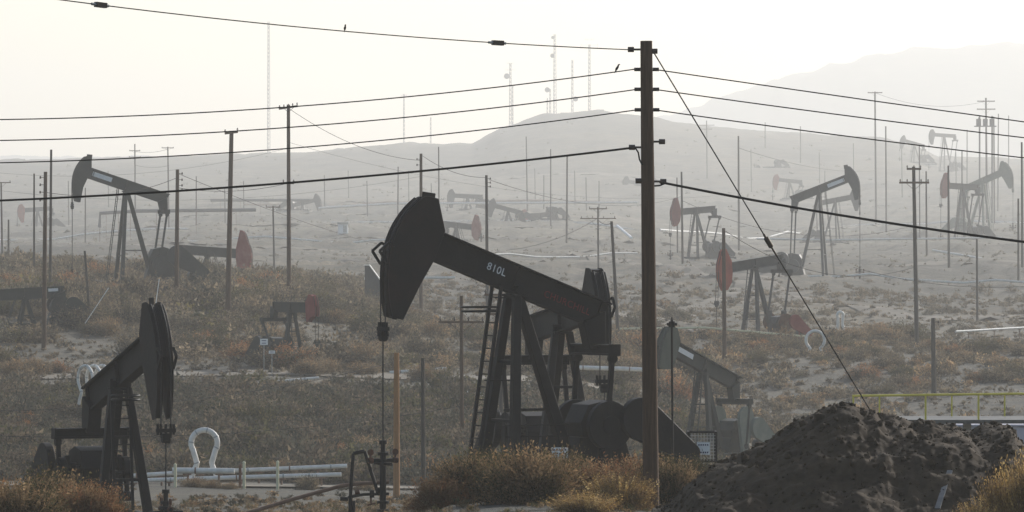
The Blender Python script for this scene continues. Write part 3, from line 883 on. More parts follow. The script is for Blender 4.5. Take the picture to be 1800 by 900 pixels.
    plank((xt - 0.12, front[-1][1] + .06), (min(xt - .45, 3.44 * q), front[-1][1] + 0.16)); plank((min(xt - .43, 3.46 * q + slim), front[-1][1] + 0.16), (2.91 * q + slim * 1.3, 0.50))
    plank((2.97 * q + slim * 1.3, -0.54), (3.12 * q + slim * 1.1, -1.25 * q))
    hd = m.build('horse_head', HD, root, bev)
    if near:
        a = math.radians(a0 + (a1 - a0) * 0.40)
        c = Vector(bt(R * math.cos(a), 0, R * math.sin(a)))
        for y in (-0.25, 0.25):
            m = MB(); pts = [(R + .02, 0), (R + .42, .28), (R + .22, .62), (R - .02, .60)]
            P = [bt(x - (R - R * math.cos(a)), y, z + R * math.sin(a)) for x, z in pts]
            for i in range(3): m.bar(P[i], P[i + 1], 0.07)
            m.build('hanger_bracket', B, hd)
    # bridle cables, carrier bar, polished rod
    zc = hb_ + R * t - drop
    m = MB()
    A1 = math.radians(a1) + t
    for y in (-0.16, 0.16):
        pts = []
        for i in range(13):
            a = A1 * (1 - i / 12.0) if A1 > 0 else 0
            rr = RR(math.degrees(a - t)) + 0.035
            pts.append((rr * math.cos(a), y, hb_ + rr * math.sin(a)))
        pts.append((R + 0.035, y, zc))
        m.tube(pts, 0.022 if near else 0.03, 6)
    m.build('bridle', M['cable'], root)
    m = MB()
    m.box((R + .035, 0, zc), (0.13, 0.62, 0.12)); m.box((R + .035, 0, zc - 0.16), (0.24, 0.30, 0.14))
    for y in (-0.26, -0.16, 0, 0.16, 0.26): m.tube([(R + .035, y, zc - 0.14), (R + .035, y, zc + 0.20)], 0.045, 8)
    m.disc((R + .035, zc - .28), 0.11, -0.12, 0.12, 12)
    m.build('carrier_bar', M['black'] if near else B, root)
    m = MB(); m.tube([(R + .035, 0, 0.9 if well else 0.0), (R + .035, 0, zc - 0.1)], 0.024 if near else 0.03, 8)
    m.build('polished_rod', M['cable'], root)
    # tail bearing, equalizer, pitmans
    xe = -(Lr - 0.22)
    e = Vector(bt(xe, 0, -hh)); ez = e.z - 0.62
    m = MB(); m.prism([(e.x - 0.26, e.z + 0.55), (e.x + 0.50, e.z + 0.20), (e.x + 0.30, ez), (e.x - 0.28, ez)], -0.22, 0.22); m.build('tail_bearing', B, root, bev)
    m = MB(); m.box((e.x, 0, ez - 0.16), (0.40, 2.5, 0.06)); m.box((e.x, 0, ez + 0.12), (0.40, 2.5, 0.06)); m.box((e.x, 0, ez - 0.02), (0.12, 2.48, 0.24))
    for y in (-1.25, 1.25): m.box((e.x, y, ez - 0.02), (0.42, 0.06, 0.36))
    m.build('equalizer', B, root, bev)
    sx, sz = -(2.75), 1.62
    ca = math.radians(crank)
    cr = 0.98
    pin = (sx + cr * math.cos(ca), sz + cr * math.sin(ca))
    for y in (-1.12, 1.12):
        m = MB(); m.bar((e.x, y, ez - 0.12), (pin[0], y, pin[1]), 0.15, 0.13); m.disc((e.x, ez - 0.28), 0.15, y - 0.09, y + 0.09, 12); m.disc(pin, 0.17, y - 0.1, y + 0.1, 14)
        m.build('pitman_arm', B, root, bev)
    for sg in (-1, 1):
        y = sg * 0.88
        c, s_ = math.cos(ca), math.sin(ca)
        m = MB()
        poly = [(-0.35, -0.2), (1.15, -0.15), (1.15, 0.15), (-0.35, 0.2)]
        m.prism([(sx + a * c - b * s_, sz + a * s_ + b * c) for a, b in poly], y - 0.07, y + 0.07)
        cr_o = m.build('crank_arm', B, root, bev)
        m = MB()
        if wstyle == 'disc':
            m.disc((sx + 0.10 * c, sz + 0.10 * s_), 0.76 * wscale, y + sg * 0.08 - 0.0, y + sg * 0.30 - sg * 0.0, 32)
            m.disc((sx + 0.10 * c, sz + 0.10 * s_), 0.30, y + sg * 0.30, y + sg * 0.36, 20)
        else:
            # long teardrop weight hanging along the crank
            pts = []
            for i in range(13):
                a = math.radians(75 + 210 * i / 12.0); pts.append((-0.15 + 0.72 * math.cos(a), 0.72 * math.sin(a)))
            pts += [(1.9, -0.2), (2.05, 0.0), (1.9, 0.2)]
            m.prism([(sx + a * c - b * s_, sz + 0.55 + a * s_ + b * c) for a, b in pts], y + sg * 0.08, y + sg * 0.28)
        m.build('counterweight', M[weight], cr_o, bev)
    # gearbox and pedestal
    gq = lambda x, y, z: (sx + (x - sx) * gs, y, z * gs)
    m = MB()
    m.prism([(sx - 0.75, 1.15), (sx + 0.62, 1.15), (sx + 0.72, 1.6), (sx + 0.45, 2.15), (sx - 0.2, 2.28), (sx - 0.8, 2.1), (sx - 1.0, 1.6)], -0.55, 0.55, gq)
    m.box((sx - 0.1, 0, 1.62), (1.2, 1.22, 0.10)); m.disc((sx, sz), 0.14, -1.0, 1.0, 14)
    m.build('gearbox', B, root, bev)
    m = MB(); m.prism([(sx - 1.15, 0.24), (sx + 0.95, 0.24), (sx + 0.70, 1.15), (sx - 0.85, 1.15)], -0.5, 0.5, gq)
    m.build('pedestal', B, root, bev)
    # belt guard, motor
    if belt:
        yb = side * 1.28
        big_c, rb, sm_c, rs = (sx - 0.95, 1.72), 0.66, (sx - 2.75, 0.62), 0.30
        dx, dz = sm_c[0] - big_c[0], sm_c[1] - big_c[1]; L = math.hypot(dx, dz); an = math.atan2(dz, dx); off = math.acos((rb - rs) / L)
        pts = []
        for i in range(17):
            a = an + off + (2 * math.pi - 2 * off) * i / 16; pts.append((big_c[0] + rb * math.cos(a), big_c[1] + rb * math.sin(a)))
        for i in range(9):
            a = an - off + 2 * off * i / 8; pts.append((sm_c[0] + rs * math.cos(a), sm_c[1] + rs * math.sin(a)))
        m = MB(); m.prism(pts, yb - 0.13, yb + 0.13, gq); m.tube([(big_c[0], side * 0.5, big_c[1]), (big_c[0], yb, big_c[1])], 0.09, 10)
        m.bar((sm_c[0], yb, 0.2), (sm_c[0], yb, sm_c[1]), 0.08); m.bar((big_c[0] - .5, yb, 0.2), (big_c[0] - .5, yb, big_c[1] - .3), 0.08)
        m.build('belt_guard', M[guard], root, bev)
        m = MB(); m.tube([(sm_c[0], -0.35, 0.66), (sm_c[0], 0.45, 0.66)], 0.29, 18); m.tube([(sm_c[0], 0.45, 0.66), (sm_c[0], side * 1.2, 0.66)], 0.05, 8)
        m.box((sm_c[0], 0.05, 0.33), (0.75, 0.8, 0.12)); m.box((sm_c[0], 0.0, 1.0), (0.28, 0.28, 0.16))
        m.build('motor', B, root, bev)
    if ladder:
        lb = Vector((fl + 1.15, side * 0.40, 0.0)); lt = Vector((0.74, side * 0.22, H + 0.35))
        m = MB(); w = 0.30
        for sgn in (-1, 1): m.bar(lb + Vector((0, sgn * w, 0)), lt + Vector((0, sgn * w, 0)), 0.09 if near else 0.06)
        nr_ = int(H / 0.36)
        for i in range(1, nr_):
            p = lb.lerp(lt, i / nr_); m.bar(p + Vector((0, -w, 0)), p + Vector((0, w, 0)), 0.036)
        for f in (0.5, 0.93):
            p = lb.lerp(lt, f); m.bar(p, (fl * (1 - f) + .1, side * 0.4, p.z), 0.045)
        ld = m.build('ladder', B, root)
        if near:
            m = MB(); c = lb.lerp(lt, 0.86)
            for dz in (0.0, 0.13):
                m.tube([(c.x + 0.48 + 0.58 * math.cos(a), c.y + 0.42 * math.sin(a), c.z + dz) for a in [2 * math.pi * i / 24 for i in range(25)]], 0.035, 6, caps=False)
            m.build('safety_hoop', B, ld)
    tag(root, label, 'pumpjack', 'pumpjacks across the oil field')
    # wellhead is a thing of its own
    if well:
        hx = Matrix.Rotation(math.radians(phi), 3, 'Z') @ Vector(((R + .035) * s, 0, 0))
        wx, wy = piv.x + hx.x, d + hx.y
        wz = float(gz(wx, wy))
        wr = empty('wellhead', (wx, wy, wz), math.radians(phi), s)
        hgt = max(0.9, (g - wz) / s + 1.0)
        m = MB(); m.tube([(0, 0, -0.3), (0, 0, hgt - .25)], 0.10, 12); m.tube([(0, 0, hgt - .3), (0, 0, hgt - .2)], 0.17, 12); m.tube([(0, 0, hgt - .2), (0, 0, hgt + 0.12)], 0.075, 12); m.tube([(0, 0, hgt + .04), (0, 0, hgt + 0.16)], 0.12, 12)
        for z in (0.25, 0.5): m.tube([(0, 0, z - .04), (0, 0, z + .04)], 0.19, 12)
        m.build('casing', M['black'], wr)
        m = MB(); m.tube([(-0.5, 0, hgt - .45), (0.5, 0, hgt - .45)], 0.06, 8); m.tube([(0, -0.55, hgt - .55), (0, 0.55, hgt - .55)], 0.05, 8)
        m.build('flow_line', M['black'], wr)
        for x in (-0.42, 0.42):
            m = MB(); m.tube([(x, 0, hgt - .45), (x, 0, hgt - .2)], 0.03, 6); m.tube([(x, -0.02, hgt - .2), (x, 0.02, hgt - .2)], 0.10, 12); m.tube([(x - .07, 0, hgt - .45), (x + .07, 0, hgt - .45)], 0.09, 10)
            m.build('valve', M['rust'], wr)
        tag(wr, wlabel or ('wellhead of the ' + ' '.join(label.split()[:12])), 'wellhead', 'wellheads under the pumpjacks')
    return root, beam

# main black pumpjack
main, main_beam = pumpjack(905, 491, 150, 208, 20.5, 'large black pumpjack with white and red lettering on its beam', near=True, head='blackhead',
    letter=(('810L', 0.72, 0.05, 0.33, 'whitetext'), ('CHURCHILL', -1.95, -0.06, 0.30, 'redtext')), crank=-80, drop=3.1,
    wlabel='black wellhead with red valves below the large pumpjack')
# lower leftover parts of the main pumpjack: warning sign, cage with sign, guard rail
def lines_sign(parent, w, h, loc, rz, rows=3, arch=False):
    m = MB(); m.box((0, 0, 0), (w, 0.02, h))
    o = m.build('warning_sign', M['white'], parent); o.location = loc; o.rotation_euler = (0, 0, rz)
    k = MB()
    for i in range(rows):
        z = h * (0.30 - 0.62 * i / max(1, rows - 1))
        n = 5
        for j in range(n):
            x = w * (-0.34 + 0.68 * j / (n - 1)); k.box((x, -0.014, z), (w * 0.11, 0.006, h * 0.13))
    k.build('lettering', M['ink'], o)
    return o
inv = math.radians(-208)
def to_main(px, row, dd=150.0):
    return main.matrix_basis.inverted() @ at(px, row, dd) if False else (Matrix.Rotation(inv, 4, 'Z') @ Matrix.Translation(-Vector(main.location))) @ at(px, row, dd)
lines_sign(main, 0.50, 0.36, to_main(984, 797, 147.9), inv, 3)
m = MB()
for r_ in (748, 768):
    m.tube([to_main(888, r_, 149.0), to_main(1000, r_ - 2, 149.0)], 0.022, 6)
for px in (888, 925, 962, 1000):
    m.tube([to_main(px, 745, 149.0), to_main(px, 812, 149.0)], 0.022, 6)
m.build('guard_rail', M['black'], main)

cage = empty('equipment_cage', at(1235, 800, 152)); cage.location.z = G(1235, 152)
zt = at(0, 760, 152).z - cage.location.z; zb_ = at(0, 811, 152).z - cage.location.z
m = MB(); hw = 0.43
for x in (-hw, hw):
    for y in (0, 0.8): m.bar((x, y, -0.2), (x, y, zt), 0.06)
for z in (zt, zb_):
    for y in (0, 0.8): m.bar((-hw, y, z), (hw, y, z), 0.05)
    for x in (-hw, hw): m.bar((x, 0, z), (x, 0.8, z), 0.05)
m.build('frame', M['black'], cage)
m = MB()
for i in range(1, 9): m.tube([(-hw + 2 * hw * i / 9, 0, zb_), (-hw + 2 * hw * i / 9, 0, zt)], 0.008, 5)
for i in range(1, 9): m.tube([(-hw, 0, zb_ + (zt - zb_) * i / 9), (hw, 0, zb_ + (zt - zb_) * i / 9)], 0.008, 5)
m.build('wire_mesh', M['steel'], cage)
lines_sign(cage, 0.40, 0.38, (0.02, -0.06, (zt + zb_) / 2 - 0.05), 0, 2)
tag(cage, 'square black mesh cage with a white notice right of the belt guard', 'equipment cage')

pumpjack(210, 657, 155, -67, 16.5, 'black pumpjack at the left seen nearly head on', near=True, head='blackhead', drop=2.95, crank=-80, side=-1, wscale=0.55, arc=(-33, 16),
         wlabel='hidden wellhead below the left black pumpjack')
pumpjack(987, 560, 168, -72, 7, 'second black pumpjack standing close behind the large one', near=True, drop=2.6, arc=(-20, 16), crank=-60, belt=True, ladder=False, side=-1)
pumpjack(222, 326, 460, 198, 18, 'dark green pumpjack with a pale plate high on the left', s=1.15, gs=1.3, slim=0.3, body='darkgreen', Lr=3.7, plate=(1.3, 3.0, -0.15, 0.22), crank=-70)
pumpjack(1440, 333, 600, -14, 21, 'grey pumpjack with its horse head raised to the right', s=1.12, gs=1.3, slim=0.3, body='grey', plate=(1.0, 3.0, -0.2, 0.2), crank=-110, side=-1)
pumpjack(1327, 463, 440, 218, -7, 'pumpjack with an orange red horse head on the right slope', s=1.0, body='grey', head='orange', weight='rust', guard='dullred', crank=80, arc=(-26, 22))
pumpjack(1237, 642, 292, 230, 20, 'green and pale grey pumpjack behind the tall pole', s=1.0, body='darkgreen', head='green', weight='palegreen', guard='palegreen', Lr=3.6, plate=(1.2, 2.9, -0.05, 0.25), crank=-85, wstyle='drop', arc=(-21, 13))
pumpjack(512, 540, 362, -58, 0, 'dark pumpjack with a small bright red horse head in the brush', s=0.85, body='darkgreen', head='dullred', crank=0, arc=(-10, 13), side=-1)
pumpjack(44, 516, 392, 196, -3, 'dark pumpjack at the left frame edge in the brush with a white tag', s=1.0, body='darkgreen', plate=(-2.7, -1.9, 0.05, 0.3), crank=60, Lr=3.2)
pumpjack(365, 442, 520, -12, -4, 'pumpjack with a large faded red horse head behind the dark green one', s=1.1, body='darkgreen', head='red', guard='red', weight='red', base_mat='red', crank=20, arc=(-30, 30), side=-1, Hmin=2.8)
pumpjack(1224, 370, 680, 215, -4, 'hazy pumpjack with a red horse head right of the tall pole', s=1.0, body='grey', head='dullred', crank=60, arc=(-26, 26))
pumpjack(1692, 328, 820, 218, 2, 'hazy pumpjack with a pink red horse head near the right edge', s=1.1, body='grey', head='dullred', crank=60, arc=(-26, 26))
pumpjack(1728, 318, 880, -30, 22, 'hazy pumpjack with raised head right of the pink red one', s=1.3, body='palegreen', crank=-110, side=-1)
pumpjack(1607, 252, 1330, 200, 14, 'faint pumpjack on the skyline, smaller of the two', s=0.95, body='grey', crank=-70)
pumpjack(1660, 238, 1310, 205, 3, 'faint pumpjack on the skyline, taller of the two', s=1.05, body='grey', crank=60)
pumpjack(1468, 352, 860, -20, 10, 'faint pumpjack partly hidden behind the raised grey pumpjack', s=1.0, body='grey', crank=-100, side=-1)
pumpjack(66, 368, 980, 205, -4, 'hazy pumpjack with an orange head at the far left', s=0.95, body='grey', head='orange', crank=60)
pumpjack(532, 357, 1020, -18, 12, 'faint pumpjack right of the crowded crossarm pole', s=0.9, body='grey', crank=-100, side=-1)
pumpjack(802, 396, 760, -30, -6, 'hazy pumpjack with a rosy head behind the large horse head', s=1.0, body='grey', head='red', crank=40, arc=(-26, 26), side=-1)
pumpjack(822, 345, 1020, 200, 2, 'faint dark pumpjack above the rosy headed one', s=1.0, body='grey', crank=60)
pumpjack(893, 368, 920, 200, 14, 'faint pumpjack above the white beam lettering', s=0.9, body='grey', crank=-70)
pumpjack(950, 378, 940, 212, -4, 'faint pumpjack with a pink head right of the slim insulator pole', s=1.0, body='grey', head='red', crank=50)
pumpjack(1122, 322, 1220, 205, 8, 'faint small pumpjack left of the tall pole', s=0.95, body='grey', crank=-60)
pumpjack(1388, 318, 1150, 200, 5, 'faint pumpjack left of the raised grey pumpjack beam', s=0.95, body='grey', head='orange', crank=-60)
pumpjack(1352, 300, 1280, 200, 5, 'faintest pumpjack left of the raised grey one, high on the slope', s=0.9, body='grey', crank=-60)

# stand and flow line at the main wellhead
dw = 147.9
st_ = empty('pipe_stand', at(640, 880, dw)); st_.location.z = G(640, dw)
def rel(px, row, dd=dw): return at(px, row, dd) - Vector(st_.location)
m = MB()
m.tube([rel(614, 930), rel(617, 852), rel(621, 797)], 0.055, 8); m.tube([rel(620, 930), rel(622, 880)], 0.05, 8)
m.tube([rel(621, 797), rel(641, 793)], 0.055, 8); m.tube([rel(641, 793), rel(664, 866)], 0.055, 8)
m.build('frame', M['black'], st_)
m = MB(); m.tube([rel(612, 874), rel(640, 869), rel(684, 868)], 0.045, 8); m.tube([rel(598, 877), rel(612, 877)], 0.06, 8)
m.tube([rel(650, 868), rel(658, 868)], 0.12, 10); m.tube([rel(664, 862), rel(672, 862)], 0.10, 10); m.build('manifold', M['black'], st_)
m = MB(); m.tube([rel(652, 868), rel(652, 884)], 0.035, 6); m.tube([rel(646, 888), rel(660, 884)], 0.03, 6); m.tube([rel(624, 866), rel(632, 864)], 0.07, 8); m.build('valve', M['rust'], st_)
tag(st_, 'black A shaped pipe stand left of the main wellhead', 'pipe stand')
m = MB()
z_ = G(430, 143) + .1
m.tube([at(424, 905, 146), at(520, 876, 147), at(600, 854, 147.9), at(622, 851, 148), at(684, 847, 148)], 0.06, 10)
tag(m.build('flow_pipe', M['pipebrown']), 'dark pipe slanting up from the road to the main wellhead', 'pipe')

# ------------------------------------------------------------------ pipelines, loops, posts
def pipe(pts, r, label, mat='pipe', supports=0, cat='pipeline', group='pipelines across the slopes'):
    """pts: (column, row, distance)"""
    r *= rm(pts[0][2]) / pts[0][2]
    P = [at(p, q, rm(d_)) for p, q, d_ in pts]
    root = empty('pipeline', (P[0].x, P[0].y, float(gz(P[0].x, P[0].y))))
    o = Vector(root.location)
    m = MB(); m.tube([p - o for p in P], r, 10); m.build('pipe', M[mat], root)
    if P[0].y < 360:
        for i in range(len(P) - 1):
            nn = max(1, int((P[i + 1] - P[i]).length / 1.6))
            for j in range(nn):
                a_ = P[i].lerp(P[i + 1], (j + 0.37 + 0.2 * math.sin(j * 2.1)) / nn) - o; t_ = (P[i + 1] - P[i]).normalized() * 0.035
                MB().tube([a_ - t_, a_ + t_], r * 1.16, 10).build('clamp', M['pipebrown' if j % 3 == 0 else 'steel'], root)
    for i in range(len(P) - 1):
        for j in range(supports):
            q = P[i].lerp(P[i + 1], (j + 0.5) / supports)
            g = float(gz(q.x, q.y))
            if q.z - g > 0.05:
                m = MB(); m.bar(Vector((q.x, q.y, g - 0.3)) - o, q - o - Vector((0, 0, r)), 0.1); m.box(q - o - Vector((0, 0, r + .03)), (0.35, 0.2, 0.06))
                m.build('support', M['pipebrown'], root)
    tag(root, label, cat, group)
    return root
def gpipe(p0, p1, d0, d1, r, label, mat='pipe', lift=0.5):
    n_ = 9; pts = []
    for i in range(n_):
        p_ = p0 + (p1 - p0) * i / (n_ - 1); dn_ = d0 + (d1 - d0) * i / (n_ - 1); D_ = rm(dn_)
        pts.append((p_, 450 - (G(p_, D_) + lift) * F / D_, dn_))
    return pipe(pts, r, label, mat, 1)
pipe([(205, 838, 246), (300, 832, 246), (610, 819, 246)], 0.11, 'upper white pipe behind the yellow posts', supports=3)
pipe([(205, 846, 243), (390, 840, 243), (600, 834, 243)], 0.11, 'lower white pipe behind the yellow posts', supports=3)
pipe([(303, 827, 240), (412, 828, 240)], 0.15, 'thick short pale pipe under the near omega loop', supports=2)
pipe([(685, 655, 352), (735, 652, 352), (785, 648, 352)], 0.13, 'short white pipe on the terrace right of the polished rod')
pipe([(815, 690, 330), (872, 695, 330)], 0.13, 'short bright pipe on the bank behind the ladder')
pipe([(1010, 646, 352), (1090, 648, 352), (1135, 650, 352)], 0.16, 'white pipe seen between the pitman arms')
pipe([(395, 684, 340), (450, 674, 342), (560, 664, 344)], 0.10, 'bright low pipe along the terrace on the left')
pipe([(1085, 578, 432), (1240, 576, 432), (1420, 592, 436)], 0.10, 'thin tan pipe rail crossing in front of the right pad', 'cream', 4)
pipe([(1680, 583, 462), (1900, 570, 474)], 0.11, 'pale pipe at the right edge above the railing', 'pipe', 5)
pipe([(640, 490, 505), (720, 489, 505), (800, 488, 505)], 0.14, 'pale level pipe left of the large horse head')
pipe([(1640, 440, 700), (1735, 456, 680)], 0.16, 'short bright pipe on the right slope under the thick cable')
pipe([(1330, 420, 690), (1460, 422, 690), (1760, 418, 700)], 0.14, 'long pale pipe behind the grey pumpjack')
pipe([(175, 400, 840), (176, 375, 840), (240, 371, 840), (450, 369, 840)], 0.32, 'elevated hazy pipe bridge behind the dark green pumpjack', 'tower', 3)
pipe([(370, 352, 1000), (545, 352, 1000)], 0.30, 'thick hazy elevated pipe on the left slope', 'tower', 5)
pipe([(560, 366, 980), (690, 358, 985), (1120, 356, 990)], 0.25, 'faint level pipe across the far slope', 'pipe')
pipe([(1085, 397, 790), (1110, 418, 770)], 0.22, 'short bright slanting pipe left of the tall pole', 'white')

gpipe(-40, 330, 860, 870, 0.20, 'long faint pipe at the left below the orange headed pumpjack', 'pipe')
gpipe(330, 700, 780, 770, 0.16, 'faint pipe crossing below the white shed', 'pipe')
gpipe(560, 1120, 930, 920, 0.22, 'long faint pipe across the centre above the close pair of poles', 'pipe')
gpipe(430, 1100, 1080, 1120, 0.30, 'highest faint pipe below the mast hill', 'pipebrown')
gpipe(760, 1120, 660, 680, 0.14, 'faint pipe behind the beam of the large pumpjack', 'pipe')
gpipe(1160, 1460, 900, 930, 0.22, 'faint pipe under the guy wire on the far right slope', 'pipe')
gpipe(1480, 1860, 1010, 1000, 0.25, 'faint pipe under the hazy right pumpjacks', 'pipe')
gpipe(1420, 1860, 600, 590, 0.14, 'pale pipe low on the right slope', 'pipe')
gpipe(560, 690, 560, 560, 0.12, 'short pale pipe left of the wedge shaped shelter', 'pipe')
for px_, row_, d_ in ((428, 318, 1020), (570, 308, 1050), (612, 300, 1150), (645, 318, 980), (718, 300, 1100), (758, 322, 1000), (940, 296, 1150), (1010, 300, 1100), (1030, 312, 1020),
                      (1150, 292, 1180), (1320, 262, 1200), (1500, 252, 1230), (1585, 262, 1150), (1680, 262, 1180), (190, 300, 1100), (120, 318, 1000), (395, 330, 950), (1440, 268, 1220)):
    pole((px_, row_), px_ + 1, d_, 'very faint thin bare pole standing in the far haze', r=0.13, name='utility_pole', group='very faint poles in the far haze')

def loop(px, row_top, d, wpx, hpx, r, label, n_wraps=1, step=0.5, ang=0.0, group='white omega shaped expansion loops'):
    sc = d / F
    base_row = row_top + hpx
    b = at(px, base_row, d)
    root = empty('expansion_loop', b, ang)
    W, Hh = wpx * sc, hpx * sc
    for k in range(n_wraps):
        m = MB(); pts = []
        rc = W / 2 - r; zc = Hh - r - rc
        neck = W * 0.235
        pts.append((-W * 0.40, 0, -0.25)); pts.append((-W * 0.36, 0, 0.03)); pts.append((-neck - 0.03, 0, 0.17 * Hh)); pts.append((-neck, 0, 0.235 * Hh))
        for i in range(21):
            a = math.radians(212 - 244 * i / 20.0)
            pts.append((rc * math.cos(a), 0, zc + rc * math.sin(a)))
        pts.append((neck, 0, 0.235 * Hh)); pts.append((neck + 0.03, 0, 0.17 * Hh)); pts.append((W * 0.36, 0, 0.03)); pts.append((W * 0.40, 0, -0.25))
        pts = [(x, y + k * step, z) for x, y, z in pts]
        m.tube(pts, r, 12)
        pp = m.build('pipe', M['pipe'], root)
        if d < 320:
            for q_ in (3, 7, 11, 15, 19, 23):
                a_, b_ = Vector(pts[q_]), Vector(pts[q_ + 1]); t_ = (b_ - a_).normalized() * 0.03
                MB().tube([a_ - t_, a_ + t_], r * 1.13, 12).build('clamp', M['steel'], pp)
    tag(root, label, 'expansion loop', group)
loop(359, 751, 244, 56, 82, 0.14, 'white omega shaped pipe loop standing above the yellow posts')
loop(1433, 579, 414, 38, 44, 0.13, 'white omega shaped pipe loop right of the orange headed pumpjack')
loop(1477, 546, 470, 16, 32, 0.15, 'small narrow pale pipe loop behind the right omega loop')
loop(150, 640, 300, 52, 64, 0.095, 'bundle of parallel white pipe loops behind the left pumpjack', n_wraps=4, step=0.62, ang=math.radians(-52))

def post(px, row, d, label, mat='cream'):
    z = G(px, d)
    b = Vector(((px - 900) * d / F, d, z)); root = empty('bollard', b)
    h = at(px, row, d).z - z
    m = MB(); m.tube([(0, 0, -0.2), (0, 0, h)], 0.075, 10); m.build('shaft', M[mat], root)
    m = MB(); m.tube([(0, 0, h), (0, 0, h + 0.07)], 0.085, 10, r2=0.03); m.build('cap', M[mat], root)
    tag(root, label, 'post', 'yellow posts along the pipes')
post(308, 817, 237, 'yellow post left of the near omega loop')
post(429, 813, 238, 'cream post in the middle of the pipe row', 'cream')
post(488, 812, 237.5, 'cream post farthest along the pipes to the right', 'cream')
post(422, 818, 239, 'rusty brown post touching the middle cream post', 'rust')

# yellow railing with its deck
rl = empty('railing', at(1500, 742, 190))
def rr_(px, row, dd=190.0): return at(px, row, dd) - Vector(rl.location)
m = MB(); m.tube([rr_(1498, 696), rr_(1640, 694), rr_(1900, 691)], 0.045, 8); m.tube([rr_(1498, 696, 194), rr_(1900, 691, 194)], 0.04, 8); m.build('handrail', M['yellow'], rl)
for px in (1500, 1627, 1720, 1812):
    m = MB(); m.bar(rr_(px, 695), rr_(px, 745), 0.07); m.build('post', M['yellow'], rl)
    m = MB(); m.bar(rr_(px + 46, 695, 194), rr_(px + 46, 743, 194), 0.06); m.build('post', M['yellow'], rl)
m = MB(); a, b = rr_(1500, 741), rr_(1905, 741); m.box(((a.x + b.x) / 2, 2.0, a.z), (b.x - a.x, 4.6, 0.15)); m.build('deck', M['grey'], rl)
for px in (1540, 1700, 1850):
    m = MB(); p = rr_(px, 745, 191); g_ = G(px, 191) - rl.location.z; m.bar((p.x, 1, g_ - .3), (p.x, 1, p.z), 0.3); m.build('leg', M['concrete'], rl)
tag(rl, 'long yellow railing on a dark walkway above the soil heap', 'railing')
tk = empty('storage_tank', at(1800, 800, 200)); tk.location.z = G(1800, 200)
m = MB(); zt_ = at(0, 747, 200).z - tk.location.z
m.box((0, 0, zt_ / 2 - .2), (5.6, 3.0, zt_ + .4)); m.build('wall', M['lilac'], tk, 0.05)
m = MB(); m.box((0, 0, zt_ + 0.04), (5.8, 3.2, 0.07)); m.build('lid', M['lilac'], tk)
tag(tk, 'pale lilac box tank under the right end of the railing', 'tank')

# megaphone shaped grey shelter on the slope
sh = empty('sloped_shelter', at(657, 487, 500)); sh.location.z = min(sh.location.z, G(657, 500))
zz = at(0, 467, 500).z - sh.location.z
m = MB(); m.prism([(-0.9, 0), (-0.9, zz), (-0.5, zz), (1.0, zz * .45), (1.0, 0)], -0.8, 0.8); m.build('wall', M['grey'], sh)
m = MB(); m.prism([(-1.0, zz + 0.02), (-0.45, zz + .02), (1.1, zz * .45 + .02), (1.1, zz * .45 + .1), (-0.42, zz + .1), (-1.0, zz + .1)], -0.9, 0.9); m.build('roof', M['pipe'], sh)
tag(sh, 'grey wedge shaped shelter left of the large horse head', 'shelter')

# small signs and rods in the brush
def sign(px, row, d, w, h, label, mat='white'):
    b = at(px, row, d); z = G(px, d)
    root = empty('warning_sign', (b.x, d, z))
    m = MB(); m.bar((0, 0.03, -0.2), (0, 0.03, b.z - z + h / 2), 0.05); m.build('post', M['steel'], root)
    m = MB(); m.box((0, 0, b.z - z), (w, 0.02, h)); o = m.build('panel', M[mat], root)
    k = MB()
    for i in range(2): k.box((0, -0.013, b.z - z + h * (0.2 - 0.4 * i)), (w * 0.6, 0.004, h * 0.12))
    k.build('lettering', M['ink'], o)
    tag(root, label, 'sign')
sign(464, 601, 350, 0.55, 0.45, 'small white notice in the brush below the red headed pumpjack')
sign(478, 619, 348, 0.45, 0.22, 'lower small pale tag in the brush below the red headed pumpjack')
for (a, b, dd, lb) in (((165, 545), (191, 506), 372, 'thin white rod leaning right in the brush'), ((273, 540), (280, 490), 352, 'thin white rod above the left horse head')):
    m = MB(); p, q = at(*a, dd), at(*b, dd); m.tube([Vector((p.x, p.y, min(p.z, float(gz(p.x, p.y))) - .1)) if False else p - (q - p) * 0.6, q], 0.03, 6)
    tag(m.build('marker_rod', M['white']), lb, 'rod')

# ------------------------------------------------------------------ soil heap
hp = [(1150, 930), (1190, 893), (1215, 850), (1260, 822), (1300, 802), (1340, 786), (1372, 758), (1420, 735), (1455, 722), (1475, 712), (1495, 712), (1510, 722), (1530, 722),
      (1548, 735), (1570, 733), (1600, 746), (1640, 744), (1680, 748), (1700, 760), (1725, 752), (1745, 744), (1765, 745), (1785, 768), (1800, 785), (1850, 830), (1900, 890), (1960, 940)]
nx_, ny_ = 460, 240
DM = 106.0
hx_ = np.linspace(1150, 1960, nx_); hy_ = np.linspace(-8.5, 8.5, ny_)
X = (hx_[None, :] - 900) * DM / F + hy_[:, None] * 0.0; Y = DM + hy_[:, None] + X * 0
g0 = gz(X, Y)
topz = -(np.interp(hx_, [p[0] for p in hp], [p[1] for p in hp]) - 450.0) * DM / F
gc = gz(X[ny_ // 2], Y[ny_ // 2])
hgt = np.clip(topz - gc, -0.2, None)
prof = np.cos(np.clip(np.abs(hy_) / 8.0, 0, 1) * math.pi / 2) ** 1.15
warp = fbm(X / 1.8, Y / 1.8, 4, 77) * 0.9
prof2 = np.cos(np.clip(np.abs(hy_[:, None] + warp) / 8.0, 0, 1) * math.pi / 2) ** 1.15
Hm = g0 * 0 + gc[None, :] + hgt[None, :] * prof2
edge = np.clip(hgt[None, :] * prof[:, None] / 0.5, 0, 1)
rid = 1 - np.abs(fbm(X / 0.9, Y / 0.9, 5, 91, 0.6)) * 2
clod = fbm(X / 0.22, Y / 0.22, 4, 15, 0.6)
